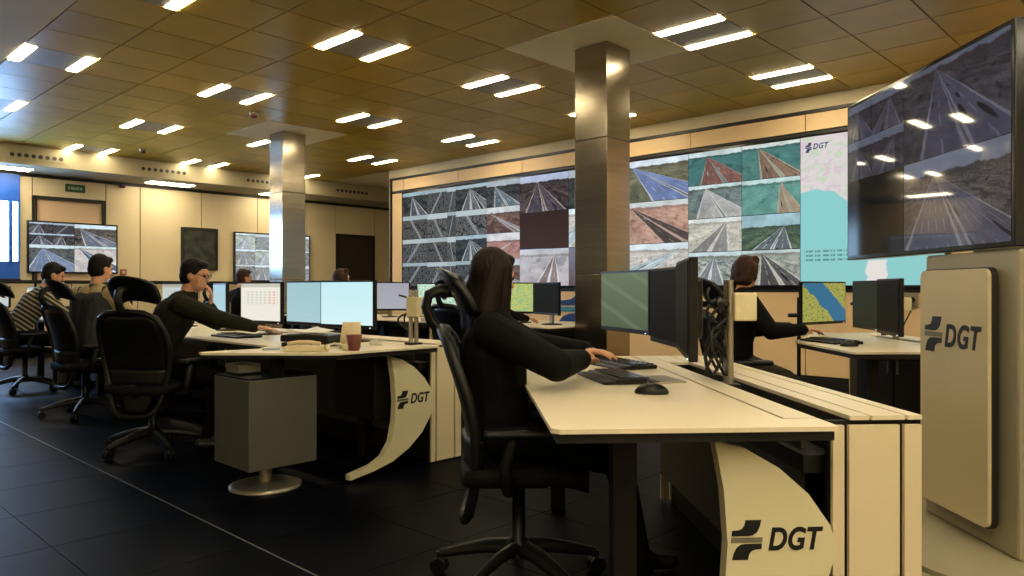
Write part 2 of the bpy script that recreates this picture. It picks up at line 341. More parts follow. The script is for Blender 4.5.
# ------------------------------------------------------------------ mesh builder
class MB:
    def __init__(s): s.v, s.f, s.sm = [], [], []
    def add(s, vs, fs, smooth=False, mx=None):
        b = len(s.v)
        s.v += [tuple(mx @ Vector(p)) if mx else tuple(p) for p in vs]
        s.f += [tuple(b + i for i in f) for f in fs]; s.sm += [smooth] * len(fs)
        return s
    def box(s, c, d, rz=0.0, bev=0.0, seg=2, mx=None):
        bm = bmesh.new(); bmesh.ops.create_cube(bm, size=1.0)
        bmesh.ops.scale(bm, vec=d, verts=bm.verts)
        if bev: bmesh.ops.bevel(bm, geom=list(bm.edges), offset=min(bev, min(d) * 0.49), segments=seg, affect='EDGES', profile=0.5)
        m = Matrix.Translation(c) @ Matrix.Rotation(rz, 4, 'Z')
        if mx: m = mx @ m
        bm.verts.index_update()
        s.add([v.co for v in bm.verts], [[v.index for v in f.verts] for f in bm.faces], False, m)
        bm.free(); return s
    def cyl(s, p0, p1, r0, r1=None, n=16, cap=True, smooth=True):
        r1 = r0 if r1 is None else r1
        p0, p1 = Vector(p0), Vector(p1); q = (p1 - p0).to_track_quat('Z', 'Y').to_matrix()
        vs, fs = [], []
        for p, r in ((p0, r0), (p1, r1)):
            for i in range(n):
                t = 2 * math.pi * i / n
                vs.append(p + q @ Vector((r * math.cos(t), r * math.sin(t), 0)))
        fs = [(i, (i + 1) % n, n + (i + 1) % n, n + i) for i in range(n)]
        s.add(vs, fs, smooth)
        if cap:
            s.add(vs[:n], [tuple(reversed(range(n)))]); s.add(vs[n:], [tuple(range(n))])
        return s
    def tube(s, pts, r, n=8, closed=False, flat=1.0):
        pts = [Vector(p) for p in pts]; k = len(pts)
        rs = r if isinstance(r, (list, tuple)) else [r] * k
        vs, prev = [], None
        for i, p in enumerate(pts):
            if closed: d = pts[(i + 1) % k] - pts[i - 1]
            else: d = pts[min(i + 1, k - 1)] - pts[max(i - 1, 0)]
            d.normalize()
            if prev is None: x = d.orthogonal().normalized()
            else:
                x = prev - d * prev.dot(d)
                x = x.normalized() if x.length > 1e-6 else d.orthogonal().normalized()
            prev = x; y = d.cross(x)
            for j in range(n):
                t = 2 * math.pi * j / n
                vs.append(p + x * (rs[i] * math.cos(t)) + y * (rs[i] * flat * math.sin(t)))
        fs = []
        for i in range(k if closed else k - 1):
            for j in range(n):
                a, b = i * n, ((i + 1) % k) * n
                fs.append((a + j, a + (j + 1) % n, b + (j + 1) % n, b + j))
        s.add(vs, fs, True)
        if not closed:
            s.add(vs[:n], [tuple(reversed(range(n)))], True); s.add(vs[-n:], [tuple(range(n))], True)
        return s
    def prism(s, poly, h, mx=None):                  # poly in xy, from z=0 to z=h
        n = len(poly)
        if sum(poly[i][0] * poly[(i + 1) % n][1] - poly[(i + 1) % n][0] * poly[i][1] for i in range(n)) < 0: poly = poly[::-1]
        vs = [(x, y, 0) for x, y in poly] + [(x, y, h) for x, y in poly]
        fs = [tuple(reversed(range(n))), tuple(range(n, 2 * n))] + [(i, (i + 1) % n, n + (i + 1) % n, n + i) for i in range(n)]
        return s.add(vs, fs, False, mx)
    def ell(s, c, r, rot=None, nu=16, nv=10):
        vs = [(0, 0, r[2])]
        for i in range(1, nv):
            t = math.pi * i / nv
            for j in range(nu):
                p = 2 * math.pi * j / nu
                vs.append((r[0] * math.sin(t) * math.cos(p), r[1] * math.sin(t) * math.sin(p), r[2] * math.cos(t)))
        vs.append((0, 0, -r[2])); L = len(vs) - 1
        fs = [(0, 1 + j, 1 + (j + 1) % nu) for j in range(nu)]
        for i in range(nv - 2):
            for j in range(nu):
                a, b = 1 + i * nu, 1 + (i + 1) * nu
                fs.append((a + j, b + j, b + (j + 1) % nu, a + (j + 1) % nu))
        a = 1 + (nv - 2) * nu
        fs += [(L, a + (j + 1) % nu, a + j) for j in range(nu)]
        m = Matrix.Translation(c) @ (rot.to_4x4() if rot else Matrix.Identity(4))
        return s.add(vs, fs, True, m)
    def lathe(s, prof, n=24, c=(0, 0, 0)):
        vs = []
        for r, z in prof:
            for j in range(n):
                t = 2 * math.pi * j / n
                vs.append((c[0] + r * math.cos(t), c[1] + r * math.sin(t), c[2] + z))
        k = len(prof); fs = []
        for i in range(k - 1):
            for j in range(n):
                fs.append((i * n + j, i * n + (j + 1) % n, (i + 1) * n + (j + 1) % n, (i + 1) * n + j))
        s.add(vs, fs, True)
        s.add(vs[:n], [tuple(reversed(range(n)))]); s.add(vs[-n:], [tuple(range(n))])
        return s
    def grid(s, rows, th):                            # thick sheet from rows of points; th: offset vector function or vector
        nr, nc = len(rows), len(rows[0]); off = Vector(th)
        top = [Vector(p) for r in rows for p in r]; vs = top + [p + off for p in top]; N = nr * nc; fs = []
        for i in range(nr - 1):
            for j in range(nc - 1):
                a = i * nc + j
                fs.append((a, a + 1, a + nc + 1, a + nc)); fs.append((N + a, N + a + nc, N + a + nc + 1, N + a + 1))
        per = [j for j in range(nc)] + [i * nc + nc - 1 for i in range(1, nr)] + [(nr - 1) * nc + j for j in range(nc - 2, -1, -1)] + [i * nc for i in range(nr - 2, 0, -1)]
        for i in range(len(per)):
            a, b = per[i], per[(i + 1) % len(per)]
            fs.append((b, a, N + a, N + b))
        return s.add(vs, fs, True)
    def build(s, name, m, parent=None, loc=None, rz=0.0):
        me = bpy.data.meshes.new(name)
        me.from_pydata(s.v, [], s.f); me.polygons.foreach_set('use_smooth', s.sm); me.update()
        if m: me.materials.append(M[m] if isinstance(m, str) else m)
        o = bpy.data.objects.new(name, me); col.objects.link(o)
        if parent: o.parent = parent
        if loc is not None: o.location = loc
        o.rotation_euler.z = rz
        return o
def box(name, m, parent, c, d, rz=0.0, bev=0.0):
    return MB().box((0, 0, 0), d, 0, bev).build(name, m, parent, c, rz)
def empty(name, loc=(0, 0, 0), rz=0.0):
    o = bpy.data.objects.new(name, None); col.objects.link(o)
    o.location = loc; o.rotation_euler.z = rz; o.empty_display_size = 0.1
    return o
def tag(o, label=None, cat=None, group=None, kind=None):
    if label: o['label'] = label
    if cat: o['category'] = cat
    if group: o['group'] = group
    if kind: o['kind'] = kind
    return o
def children(o): return [c for c in bpy.data.objects if c.parent == o]
def copy_tree(o, parent=None):
    c = o.copy(); col.objects.link(c); c.parent = parent
    for ch in children(o): copy_tree(ch, c)
    return c
def inst(src, parent, loc, rz=0.0, m=None):
    c = src.copy(); col.objects.link(c); c.parent = parent; c.location = loc; c.rotation_euler.z = rz
    return c

def glyph(ch, size, bold=0.012, shear=0.22):
    cu = bpy.data.curves.new('t', 'FONT'); cu.body = ch; cu.size = size; cu.shear = shear; cu.offset = bold * size; cu.extrude = 0.0
    o = bpy.data.objects.new('t', cu); col.objects.link(o)
    dg = bpy.context.evaluated_depsgraph_get(); dg.update()
    me = bpy.data.meshes.new_from_object(o.evaluated_get(dg))
    bpy.data.objects.remove(o); bpy.data.curves.remove(cu)
    mb = MB()
    vs = [v.co.copy() for v in me.vertices]; fs = [tuple(p.vertices) for p in me.polygons]
    bpy.data.meshes.remove(me)
    return vs, fs
def letters(text, size, parent, mx, m, thick=0.003, space=1.0, name='letter', bold=.03, sx=.86):
    """Flat raised letters, one part each; mx maps text xy (x right, y up, z out) into the parent's frame. Returns the width."""
    x = 0.0
    for ch in text:
        vs, fs = glyph(ch, size, bold)
        x0 = min(v.x for v in vs); x1 = max(v.x for v in vs)
        bm = bmesh.new()
        bv = [bm.verts.new(((v.x - x0) * sx + x, v.y, 0)) for v in vs]
        for f in fs:
            try: bm.faces.new([bv[i] for i in f])
            except ValueError: pass
        bmesh.ops.remove_doubles(bm, verts=bm.verts, dist=1e-6)
        ext = bmesh.ops.extrude_face_region(bm, geom=list(bm.faces))
        bmesh.ops.translate(bm, vec=(0, 0, thick), verts=[g for g in ext['geom'] if isinstance(g, bmesh.types.BMVert)])
        bmesh.ops.recalc_face_normals(bm, faces=bm.faces)
        bm.verts.index_update()
        mb = MB().add([v.co for v in bm.verts], [[v.index for v in f.verts] for f in bm.faces], False, mx)
        bm.free()
        mb.build(name, m, parent)
        x += (x1 - x0) * sx + size * 0.07 * space
    return x
EM_TOP = [(0.0, 0.60), (0.02, 0.735), (0.22, 0.745), (0.34, 0.78), (0.42, 0.86), (0.46, 1.0), (0.98, 1.0), (0.93, 0.84), (0.84, 0.70), (0.70, 0.62), (0.55, 0.60)]
def emblem(parent, mx, w, h, m1, m2, thick=0.003):
    """Two hooked shapes, one the half-turn of the other, with a bar between them."""
    top = [(x * w, y * h) for x, y in EM_TOP]
    bot = [((1 - x) * w, (1 - y) * h) for x, y in EM_TOP]
    MB().prism(top, thick, mx).build('emblem_hook', m1, parent)
    MB().prism([(-0.03 * w, 0.43 * h), (1.0 * w, 0.43 * h), (1.03 * w, 0.56 * h), (0.0, 0.56 * h)], thick, mx).build('emblem_bar', m2, parent)
    MB().prism(bot, thick, mx).build('emblem_hook', m1, parent)

# ------------------------------------------------------------------ room shell
A_R, B_F = 6.6, -4.4
def rbox(a0, a1, b0, b1, z0, z1, mb=None):
    mb = mb or MB()
    return mb.box(((a0 + a1) / 2, (b0 + b1) / 2, (z0 + z1) / 2), (a1 - a0, b1 - b0, z1 - z0))
def room(mb, name, m, parent=None):
    return mb.build(name, m, parent, None, 0.0 if parent else THETA)
floor = tag(room(rbox(A_WALL - .2, A_R + .2, B_F - .2, 13.4, -0.12, -0.004), 'floor', 'floor_joint'), kind='structure')
ft = MB().box((0, 0, -0.002), (0.596, 0.596, 0.004))
first = None
J0 = 1.55
for i in range(-19, 3):
    for j in range(-3, 12):
        a, b = i * 0.6 + 0.3, J0 + j * 0.6 + 0.3
        w = R(a, b)
        if w.y < 1.6 or abs(w.x) > 0.72 * w.y + 0.5 or (b > 4.6 and a < -4.2) or b > 8.1: continue
        if first is None: first = ft.build('floor_tile', 'floor', floor, (a, b, 0))
        else: inst(first, floor, (a, b, 0))
tag(room(rbox(-13.0, 2.5, J0 - .004, J0 + .004, -0.002, 0.0015), 'trim_5', mat('floor_strip', (0.10, 0.105, 0.12), .4, noise=.05)), kind='structure')
# one plain sheet of the same floor beyond the tiles that can be told apart
for nm, (a0, a1, b0, b1) in (('floor_sheet', (A_WALL, -4.2, 4.75, 13.2)),):
    room(rbox(a0, a1, b0, b1, -0.004, -0.001), nm, 'floor', floor)

ceiling = tag(room(rbox(A_SOFF, A_R, B_F, B_WALL + .15, CZ + 0.035, CZ + 0.12), 'ceiling', 'void'), kind='structure')
room(rbox(A_SOFF, A_R, B_F, OV - 2 * T_ - 0.004, CZ, CZ + 0.03), 'plaster_panel', 'plaster', ceiling)
COLS = [(2, 4), (-7, 4)]
LIGHTS = [(u, v) for u in (-13, -9, -5, -1, 3, 7, 11) for v in (-8, -5, -2, 1, 4, 7) if v >= -2 or u >= 7]
tile_mb = MB().box((0, 0, 0.012), (0.588, 0.588, 0.024))
tfirst = {}
for u in range(-13, 14):
    for v in range(-2, 9):
        if (u, v) in LIGHTS: continue
        if any(cu - 1 <= u < cu + 1 and cv - 1 <= v < cv + 1 for cu, cv in COLS): continue
        a, b = OU + (u + .5) * T_, OV + (v + .5) * T_
        w = R(a, b)
        if w.y < 1.0 or (w.x < -0.75 * w.y - 1.2) or (w.x > 0.72 * w.y + 1.2) or (CZ - CAM_H) / w.y > 0.55: continue
        k = (u * 7 + v * 3) % 3 == 0
        if k not in tfirst: tfirst[k] = tile_mb.build('ceiling_tile', 'tile_b' if k else 'tile', ceiling, (a, b, CZ))
        else: inst(tfirst[k], ceiling, (a, b, CZ))
for cu, cv in COLS:
    a, b = OU + cu * T_, OV + cv * T_
    room(rbox(a - .597, a + .597, b - .597, b + .597, CZ - 0.004, CZ + 0.03), 'column_collar_panel', 'collar', ceiling)

# ceiling lights
ordw = ['first', 'second', 'third', 'fourth', 'fifth', 'sixth']
rowname = {-13: 'along the vented soffit', -9: 'in the second row from the soffit', -5: 'in the third row from the soffit', -1: 'in the fourth row from the soffit', 3: 'in the row right of the column', 7: 'in the row over the totem', 11: 'in the row behind the totem'}
ADDED_FILL = [(u, v) for u in (9, 13, 15, 17) for v in (-11, -8, -5, -3)] + [(15, -2), (15, 1), (15, 4)]  # unseen fixtures added to brighten the desk ends from the viewer's side
lp = None
for (u, v) in LIGHTS + ADDED_FILL:
    a, b = OU + (u + .5) * T_, OV + (v + .5) * T_
    w = R(a, b, CZ)
    if v < -2: w.z -= .012
    if lp is None:
        lp = empty('ceiling_light')
        box('light_tray', 'fixture', lp, (0, 0, 0.014), (0.594, 0.39, 0.028))
        for s in (-1, 1): box('light_tube', 'tube', lp, (0, s * 0.245, 0.008), (0.585, 0.088, 0.030))
        o = lp
    else: o = copy_tree(lp)
    o.location = w; o.rotation_euler.z = THETA
    if (u, v) in ADDED_FILL: tag(o, 'added unseen twin-tube light behind the viewpoint, brightening the desk ends', 'ceiling light', 'added lights behind the viewpoint'); continue
    tag(o, f'twin-tube ceiling light, {ordw[{7: 0, 4: 1, 1: 2, -2: 3, -5: 4, -8: 5}[v]]} from the video wall {rowname[u]}', 'ceiling light', 'twin-tube ceiling lights')

# smoke detectors on the ceiling
def detector(px, py, label):
    d = F_PX * (CZ - CAM_H) / (288 - py); o = empty('smoke_detector', ((px - 512) / F_PX * d, d, CZ))
    MB().lathe([(0.055, 0.0), (0.055, -0.018), (0.045, -0.03)], 20).build('mounting_base', 'steel_dull', o)
    MB().lathe([(0.038, -0.03), (0.036, -0.055), (0.02, -0.062)], 20).build('sensor_head', 'redbrown', o)
    tag(o, label, 'smoke detector', 'smoke detectors')
detector(143, 149.5, 'small round smoke detector on the ceiling nearest the vented soffit')
detector(254, 113, 'small round smoke detector on the ceiling in front of the far steel column')

# wall with the video wall
wall_video = tag(room(rbox(-11.1, A_R, B_WALL, B_WALL + .15, 0, CZ + .1), 'wall_video', 'plaster'), kind='structure')
bw = B_WALL
seams = [-10.98, -10.645] + [-10.645 + 1.452 * i for i in range(1, 11)]
Z_TRIM, Z_T, Z_B = 3.075, 2.815, 1.105
A_L, A_E = -10.645, -1.95
for i in range(len(seams) - 1):
    a0, a1 = seams[i] + .006, seams[i + 1] - .006
    box('upper_panel', 'peach', wall_video, ((a0 + a1) / 2, bw - .012, (Z_T + Z_TRIM) / 2 + .02), (a1 - a0, .02, Z_TRIM - Z_T - .07))
    box('lower_panel', 'peach', wall_video, ((a0 + a1) / 2, bw - .012, (0.1 + Z_B) / 2 - .02), (a1 - a0, .02, Z_B - .17))
    if i == 0: box('side_panel', 'peach', wall_video, ((a0 + a1) / 2, bw - .012, (Z_T + Z_B) / 2), (a1 - a0, .02, Z_T - Z_B))
    if a0 > A_E - .1: box('side_panel', 'peach', wall_video, ((a0 + a1) / 2, bw - .012, (Z_T + Z_B) / 2), (a1 - a0, .02, Z_T - Z_B))
box('panel_backing', 'black_trim', wall_video, ((-11.0 + A_R) / 2, bw - .001, Z_TRIM / 2), (A_R + 11.0, .004, Z_TRIM))
t1 = tag(room(rbox(-11.02, A_R, bw - .045, bw, Z_TRIM - .01, Z_TRIM + .025), 'trim_1', 'black_trim'), kind='structure')
t2 = tag(room(rbox(-11.03, -10.99, bw - .045, bw, 0, Z_TRIM + .025), 'trim_2', 'black_trim'), kind='structure')
tag(room(rbox(-11.0, A_R, bw - .03, bw, 0.0, 0.09), 'baseboard_video', 'black_trim'), kind='structure')
# the niche left of the video wall runs further back
tag(room(rbox(-11.1, -10.95, B_WALL + .15, 13.2, 0, CZ + .1), 'wall_return', 'cream'), kind='structure')
tag(room(rbox(A_WALL, -10.9, 13.2, 13.35, 0, CZ + .1), 'wall_niche', 'cream'), kind='structure')
tag(room(rbox(A_SOFF, -11.1, B_WALL, 13.2, CZ, CZ + .1), 'ceiling_niche', 'plaster'), kind='structure')
tag(room(rbox(A_R, A_R + .15, B_F, B_WALL + .15, 0, CZ + .1), 'wall_right', 'cream'), kind='structure')
tag(room(rbox(A_WALL, A_R, B_F - .15, B_F, 0, CZ + .1), 'wall_front', 'cream'), kind='structure')

# wall with the door, the soffit over it
wall_left = tag(room(rbox(A_WALL - .15, A_WALL, B_F, 13.2, 0, CZ + .1), 'wall_left', 'black_trim'), kind='structure')
Z_S = 2.965
lseams = [B_F + .02, -1.6, -0.4, 0.55, 3.26, 3.44, 4.55, 5.12, 6.235, 7.378, 8.5, 9.22, 10.25, 11.4, 13.1]
for i in range(len(lseams) - 1):
    b0, b1 = lseams[i] + .008, lseams[i + 1] - .008
    if abs(lseams[i] - .55) < .01:                       # over and under the window
        box('wall_panel', 'cream', wall_left, (A_WALL + .01, (b0 + b1) / 2, 0.6), (.02, b1 - b0, 1.18))
        continue
    zlo = 0.1
    if abs(lseams[i] - 3.44) < .01: zlo = 2.62           # over the door
    if abs(lseams[i] - 9.22) < .01: zlo = 2.30           # over the dark doorway
    box('wall_panel', 'cream', wall_left, (A_WALL + .01, (b0 + b1) / 2, (zlo + Z_S - .05) / 2), (.02, b1 - b0, Z_S - .05 - zlo))
trim_3 = tag(room(rbox(A_WALL, A_WALL + .04, B_F, 13.2, Z_S - .05, Z_S), 'trim_3', 'black_trim'), kind='structure')
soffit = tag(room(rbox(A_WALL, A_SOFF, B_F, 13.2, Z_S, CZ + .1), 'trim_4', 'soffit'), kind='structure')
# round air outlets in rows of eight
for k, (b0, b1, lab) in enumerate([(2.93, 3.58, 'over the blue window'), (4.80, 5.48, 'over the blank cream panels'), (6.66, 7.32, 'left of the far steel column'), (8.60, 9.30, 'over the dark doorway')]):
    o = empty('air_vent', R(A_SOFF, (b0 + b1) / 2, 3.10), THETA)
    box('vent_plate', 'soffit', o, (0.004, 0, 0), (.006, b1 - b0 + .16, .13))
    vm = None
    for i in range(8):
        y = -(b1 - b0) / 2 + (b1 - b0) * i / 7
        if vm is None: vm = MB().cyl((0, 0, 0), (.006, 0, 0), .031, n=16).build('vent_hole', 'black_trim', o, (0.006, y, 0))
        else: inst(vm, o, (0.006, y, 0))
    tag(o, f'row of eight round air outlets in the soffit {lab}', 'air vent', 'air vents in the soffit')
for b, lab in ((2.92, 'above the blue window'), (5.45, 'right of the door'), (7.6, 'beside the far steel column')):
    o = empty('soffit_light', R(A_WALL + .52, b, Z_S), THETA)
    box('light_frame', 'fixture', o, (0, 0, -0.004), (.36, .80, .008))
    for s in (-1, 1): box('light_tube', 'tube', o, (s * .10, 0, -.012), (.07, .76, .012))
    tag(o, f'long recessed strip light under the soffit {lab}', 'ceiling light', 'soffit strip lights')

# blue window
wn = tag(empty('window_1', R(A_WALL, 1.9, 1.25), THETA), kind='structure')
W0, W1, WZ = -1.35, 1.35, 1.70
box('window_frame', 'blue_frame', wn, (.03, 0, .14), (.10, W1 - W0, .28))
box('window_frame', 'blue_frame', wn, (.03, 0, 1.46), (.10, W1 - W0, .44))
for y, w_ in ((W0 + .03, .06), (W0 + .70, .07), (W0 + 1.45, .07), (W0 + 2.13, .07), (W0 + 2.575, .05), (W1 - .012, .024)):
    box('window_mullion', 'blue_frame', wn, (.035, y, .75), (.11, w_, 1.0))
for y0, y1 in ((W0 + .06, W0 + .665), (W0 + .735, W0 + 1.415), (W0 + 1.485, W0 + 2.095), (W0 + 2.165, W0 + 2.55), (W0 + 2.60, W1 - .024)):
    box('window_pane', 'pane', wn, (.02, (y0 + y1) / 2, .76), (.03, y1 - y0, .96))
box('window_sill', 'black_trim', wn, (.06, 0, -.02), (.16, W1 - W0, .04))

# door with black frame, exit sign, alarm
d1 = tag(empty('door_1', R(A_WALL, 3.99, 0), THETA), kind='structure')
box('door_leaf', 'door_leaf', d1, (.012, 0, 1.28), (.03, 0.98, 2.56))
for s in (-1, 1): box('door_frame', 'black_trim', d1, (.03, s * .515, 1.30), (.07, .05, 2.60))
box('door_frame', 'black_trim', d1, (.03, 0, 2.59), (.07, 1.08, .055))
d2 = tag(empty('door_2', R(A_WALL, 9.735, 0), THETA), kind='structure')
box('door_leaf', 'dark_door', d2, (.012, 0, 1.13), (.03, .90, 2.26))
for s in (-1, 1): box('door_frame', 'black_trim', d2, (.03, s * .475, 1.14), (.07, .05, 2.28))
box('door_frame', 'black_trim', d2, (.03, 0, 2.27), (.07, 1.0, .05))
FACE_L = lambda y, z: Matrix(((0, 0, 1, 0.0), (1, 0, 0, y), (0, 1, 0, z), (0, 0, 0, 1)))     # text plane facing +x, reading along +y
ex = empty('exit_sign', R(A_WALL + .02, 4.07, 2.79), THETA)
box('sign_plate', 'exit_green', ex, (.01, 0, 0), (.02, .30, .13))
letters('SALIDA', .062, ex, Matrix.Translation((.02, -.115, -.022)) @ FACE_L(0, 0), 'sign_white', .002)
tag(ex, 'small green exit sign above the black framed door', 'sign')
al = empty('alarm_bell', R(A_WALL + .04, 4.80, Z_S - .045), THETA)
MB().lathe([(.055, 0), (.052, -.04), (.035, -.055)], 18).build('alarm_dome', 'purple', al, (.04, 0, 0))
box('alarm_base', 'black_trim', al, (.01, 0, -.01), (.07, .09, .03))
tag(al, 'small purple alarm unit on the black line beside the exit sign', 'alarm')
cp = empty('call_point', R(A_WALL + .02, 4.83, 1.38), THETA)
box('call_point_box', 'red_box', cp, (.02, 0, 0), (.04, .10, .10), 0, .005)
box('call_point_glass', 'white_plastic', cp, (.042, 0, 0), (.004, .05, .05))
tag(cp, 'small red fire call point on the wall beside the left television', 'call point')
dp = empty('framed_picture', R(A_WALL + .02, 6.19, 1.84), THETA)
box('picture_sheet', 'poster', dp, (.02, 0, 0), (.02, .64, .74))
for s in (-1, 1):
    box('picture_frame', 'black_trim', dp, (.022, s * .33, 0), (.04, .04, .80)); box('picture_frame', 'black_trim', dp, (.022, 0, s * .385), (.04, .62, .04))
box('picture_mark', mat('poster_mark', (0.10, 0.13, 0.06), .5, noise=.5, scale=18), dp, (.0315, -.14, -.24), (.003, .24, .10))
tag(dp, 'dark picture in a black frame on the cream wall', 'picture')

# low cabinets along the wall under the televisions
for i in range(6):
    b0 = 2.35 + i * 1.02
    lc = empty('low_cabinet', R(A_WALL + .30, b0 + .5, 0), THETA)
    box('cabinet_body', 'dark', lc, (0, 0, .60), (.42, 1.0, 1.18))
    for s in (-1, 1):
        dr = box('cabinet_door', 'cream', lc, (.22, s * .25, .62), (.02, .485, 1.10))
        box('door_handle', 'steel_dull', dr, (.014, -s * .2, .35), (.01, .015, .12))
    tag(lc, f'low cream cabinet along the wall with the door, {["first", "second", "third", "fourth", "fifth", "sixth"][i]} from the blue window', 'cabinet', 'low cabinets by the wall')
ct = room(rbox(A_WALL + .06, A_WALL + .56, 2.33, 8.47, 1.19, 1.225), 'counter_top', 'black_trim')
tag(ct, 'long dark counter top over the low cream cabinets', 'counter')

# pictures for the screens
SKY = (0.62, 0.74, 0.82)
def P(**k): return road_feed(**k)
f_tv = [P(sky=(.45, .55, .66), land_a=(.02, .02, .03), land_b=(.10, .10, .12), road=(.10, .11, .14), c=.2, hz=.86, strength=.9),
        P(sky=(.45, .55, .66), land_a=(.03, .02, .03), land_b=(.12, .11, .11), road=(.09, .10, .13), c=-.3, hz=.86, strength=.9),
        P(sky=(.60, .72, .78), land_a=(.02, .025, .03), land_b=(.22, .18, .15), road=(.13, .15, .19), vx=.12, c=.75, w=.6, hz=.82, strength=1.0),
        P(sky=(.55, .68, .72), land_a=(.05, .07, .08), land_b=(.16, .17, .16), road=(.14, .19, .30), vx=.3, c=.35, w=.8, hz=.88, lanes=6, strength=1.0),
        P(sky=(.52, .66, .68), land_a=(.55, .52, .52), land_b=(.62, .58, .55), road=(.08, .10, .15), vx=.08, c=1.0, w=.45, hz=.92, strength=1.0),
        city_feed((.05, .05, .07), (.14, .13, .13), (.4, .5, .6), .9)]
def television(label, b, z, w, h, cells, name='wall_television', gap=.006):
    o = empty(name, R(A_WALL + .02, b, z), THETA)
    box('housing', 'black_gloss', o, (.03, 0, 0), (.06, w, h), 0, .004)
    for (x0, x1, y0, y1, m) in cells:
        ww, hh = (x1 - x0) * (w - .05) - gap, (y1 - y0) * (h - .05) - gap
        # screen built facing -y then turned to face into the room
        q = MB().box((0, 0, 0), (ww, .006, hh)).build('screen', m, o, (.063, ((x0 + x1) / 2 - .5) * (w - .05), ((y0 + y1) / 2 - .5) * (h - .05)), math.pi / 2)
    return tag(o, label, 'television')
television('wall television showing six road pictures in front of the door', 4.04, 1.775, 1.37, .86,
           [(0, .26, .55, .78, f_tv[0]), (0, .26, .78, 1, f_tv[1]), (.26, .5, .55, .78, f_tv[1]), (.26, .5, .78, 1, f_tv[5]), (.5, 1, .55, 1, f_tv[2]), (0, .5, 0, .55, f_tv[3]), (.5, 1, 0, .55, f_tv[4])])
f_c = [city_feed((.16, .17, .18), (.50, .52, .50), (.6, .68, .7), 1.0, .9), P(sky=SKY, land_a=(.20, .22, .20), land_b=(.48, .48, .44), road=(.24, .26, .28), c=.2, hz=.85),
       P(sky=(.7, .8, .8), land_a=(.34, .44, .36), land_b=(.62, .66, .58), road=(.34, .38, .42), vx=.6, c=-.3, hz=.9), city_feed((.22, .24, .26), (.62, .66, .64), (.6, .7, .7), 1.0)]
television('wall television with a grid of pale road pictures beside the far steel column', 7.70, 1.72, 1.68, .98,
           [(i / 4, (i + 1) / 4, j / 3, (j + 1) / 3, f_c[(i + j) % 4]) for i in range(4) for j in range(3)])

# ------------------------------------------------------------------ the big video wall
vw = empty('video_wall', R((A_L + A_E) / 2, bw - .022, 0), THETA)
a_mid = (A_L + A_E) / 2
box('screen_frame', 'black_gloss', vw, (0, -.02, (Z_T + Z_B) / 2), (A_E - A_L, .04, Z_T - Z_B))
dk = dict(land_a=(.012, .018, .022), land_b=(.07, .08, .08), strength=.95)
FD = [P(sky=(.30, .42, .48), road=(.06, .075, .09), c=.3, hz=.84, w=.4, **dk), P(sky=(.30, .40, .46), road=(.07, .085, .10), c=-.35, vx=.6, hz=.82, **dk),
      P(sky=(.34, .44, .50), road=(.10, .12, .13), c=.1, vx=.45, hz=.86, w=.35, second=(.8, .2), **dk), P(sky=(.40, .46, .50), road=(.09, .13, .15), c=.5, vx=.25, hz=.80, w=.5, **dk),
      city_feed((.03, .035, .045), (.22, .21, .20), (.38, .46, .50), .95), city_feed((.045, .05, .06), (.20, .21, .22), (.46, .54, .56), .95),
      city_feed((.05, .055, .06), (.26, .26, .24), (.50, .58, .60), .95, .78), city_feed((.04, .05, .055), (.17, .18, .19), (.34, .44, .48), .95, .86)]
F_HILL = P(sky=(.55, .60, .62), land_a=(.10, .05, .04), land_b=(.26, .17, .13), road=(.20, .18, .18), c=1.2, vx=.1, hz=.78, w=.25, strength=.95)
F_PINK = P(sky=(.62, .62, .62), land_a=(.34, .16, .14), land_b=(.46, .27, .23), road=(.30, .24, .24), c=-1.4, vx=.9, hz=.72, w=.2, strength=.95)
F_NIGHT = P(sky=(.40, .46, .62), land_a=(.018, .014, .02), land_b=(.10, .075, .07), road=(.06, .05, .065), line=(.55, .45, .42), c=.25, vx=.36, hz=.82, w=.5, lanes=5, strength=1.0)
F_BLANK = flat_screen((.055, .028, .024), (.030, .016, .015), 1.0)
F_FOG = P(sky=(.46, .46, .50), land_a=(.42, .41, .44), land_b=(.50, .48, .50), road=(.20, .16, .15), vx=.72, c=-.15, hz=.86, w=.28, strength=1.0, grain=3)
F_HWY = P(sky=(.60, .68, .74), land_a=(.10, .11, .07), land_b=(.22, .20, .13), road=(.13, .18, .34), line=(.62, .66, .80), vx=.06, c=1.15, w=.75, hz=.86, lanes=5, strength=1.05)
F_FIELD = P(sky=(.52, .56, .56), land_a=(.40, .22, .17), land_b=(.56, .38, .30), road=(.07, .055, .05), line=(.55, .42, .36), vx=.05, c=1.0, w=.42, hz=.88, strength=1.0)
F_PALE = P(sky=(.62, .72, .76), land_a=(.46, .44, .40), land_b=(.72, .68, .64), road=(.34, .44, .46), vx=.9, c=-1.5, w=.5, hz=.86, strength=1.0)
F_BR1 = P(sky=(.50, .60, .60), land_a=(.05, .15, .15), land_b=(.07, .20, .19), road=(.16, .08, .065), line=(.40, .30, .28), vx=.36, c=.42, w=.55, hz=.86, lanes=4, strength=1.0, grain=3)
F_BR2 = P(sky=(.58, .64, .62), land_a=(.06, .18, .17), land_b=(.09, .22, .20), road=(.18, .12, .085), line=(.55, .48, .36), vx=.30, c=.45, w=.42, hz=.90, lanes=4, strength=1.0, grain=3)
F_BR3 = P(sky=(.54, .66, .68), land_a=(.12, .18, .18), land_b=(.20, .24, .22), road=(.34, .34, .33), line=(.72, .72, .7), vx=.35, c=.35, w=.6, hz=.90, lanes=4, strength=1.0, grain=4)
F_CURVE = P(sky=(.48, .64, .62), land_a=(.11, .28, .25), land_b=(.15, .34, .29), road=(.30, .24, .17), line=(.5, .42, .32), bend=-.9, vx=.72, c=.05, w=.25, hz=.88, lanes=3, strength=1.0, grain=3)
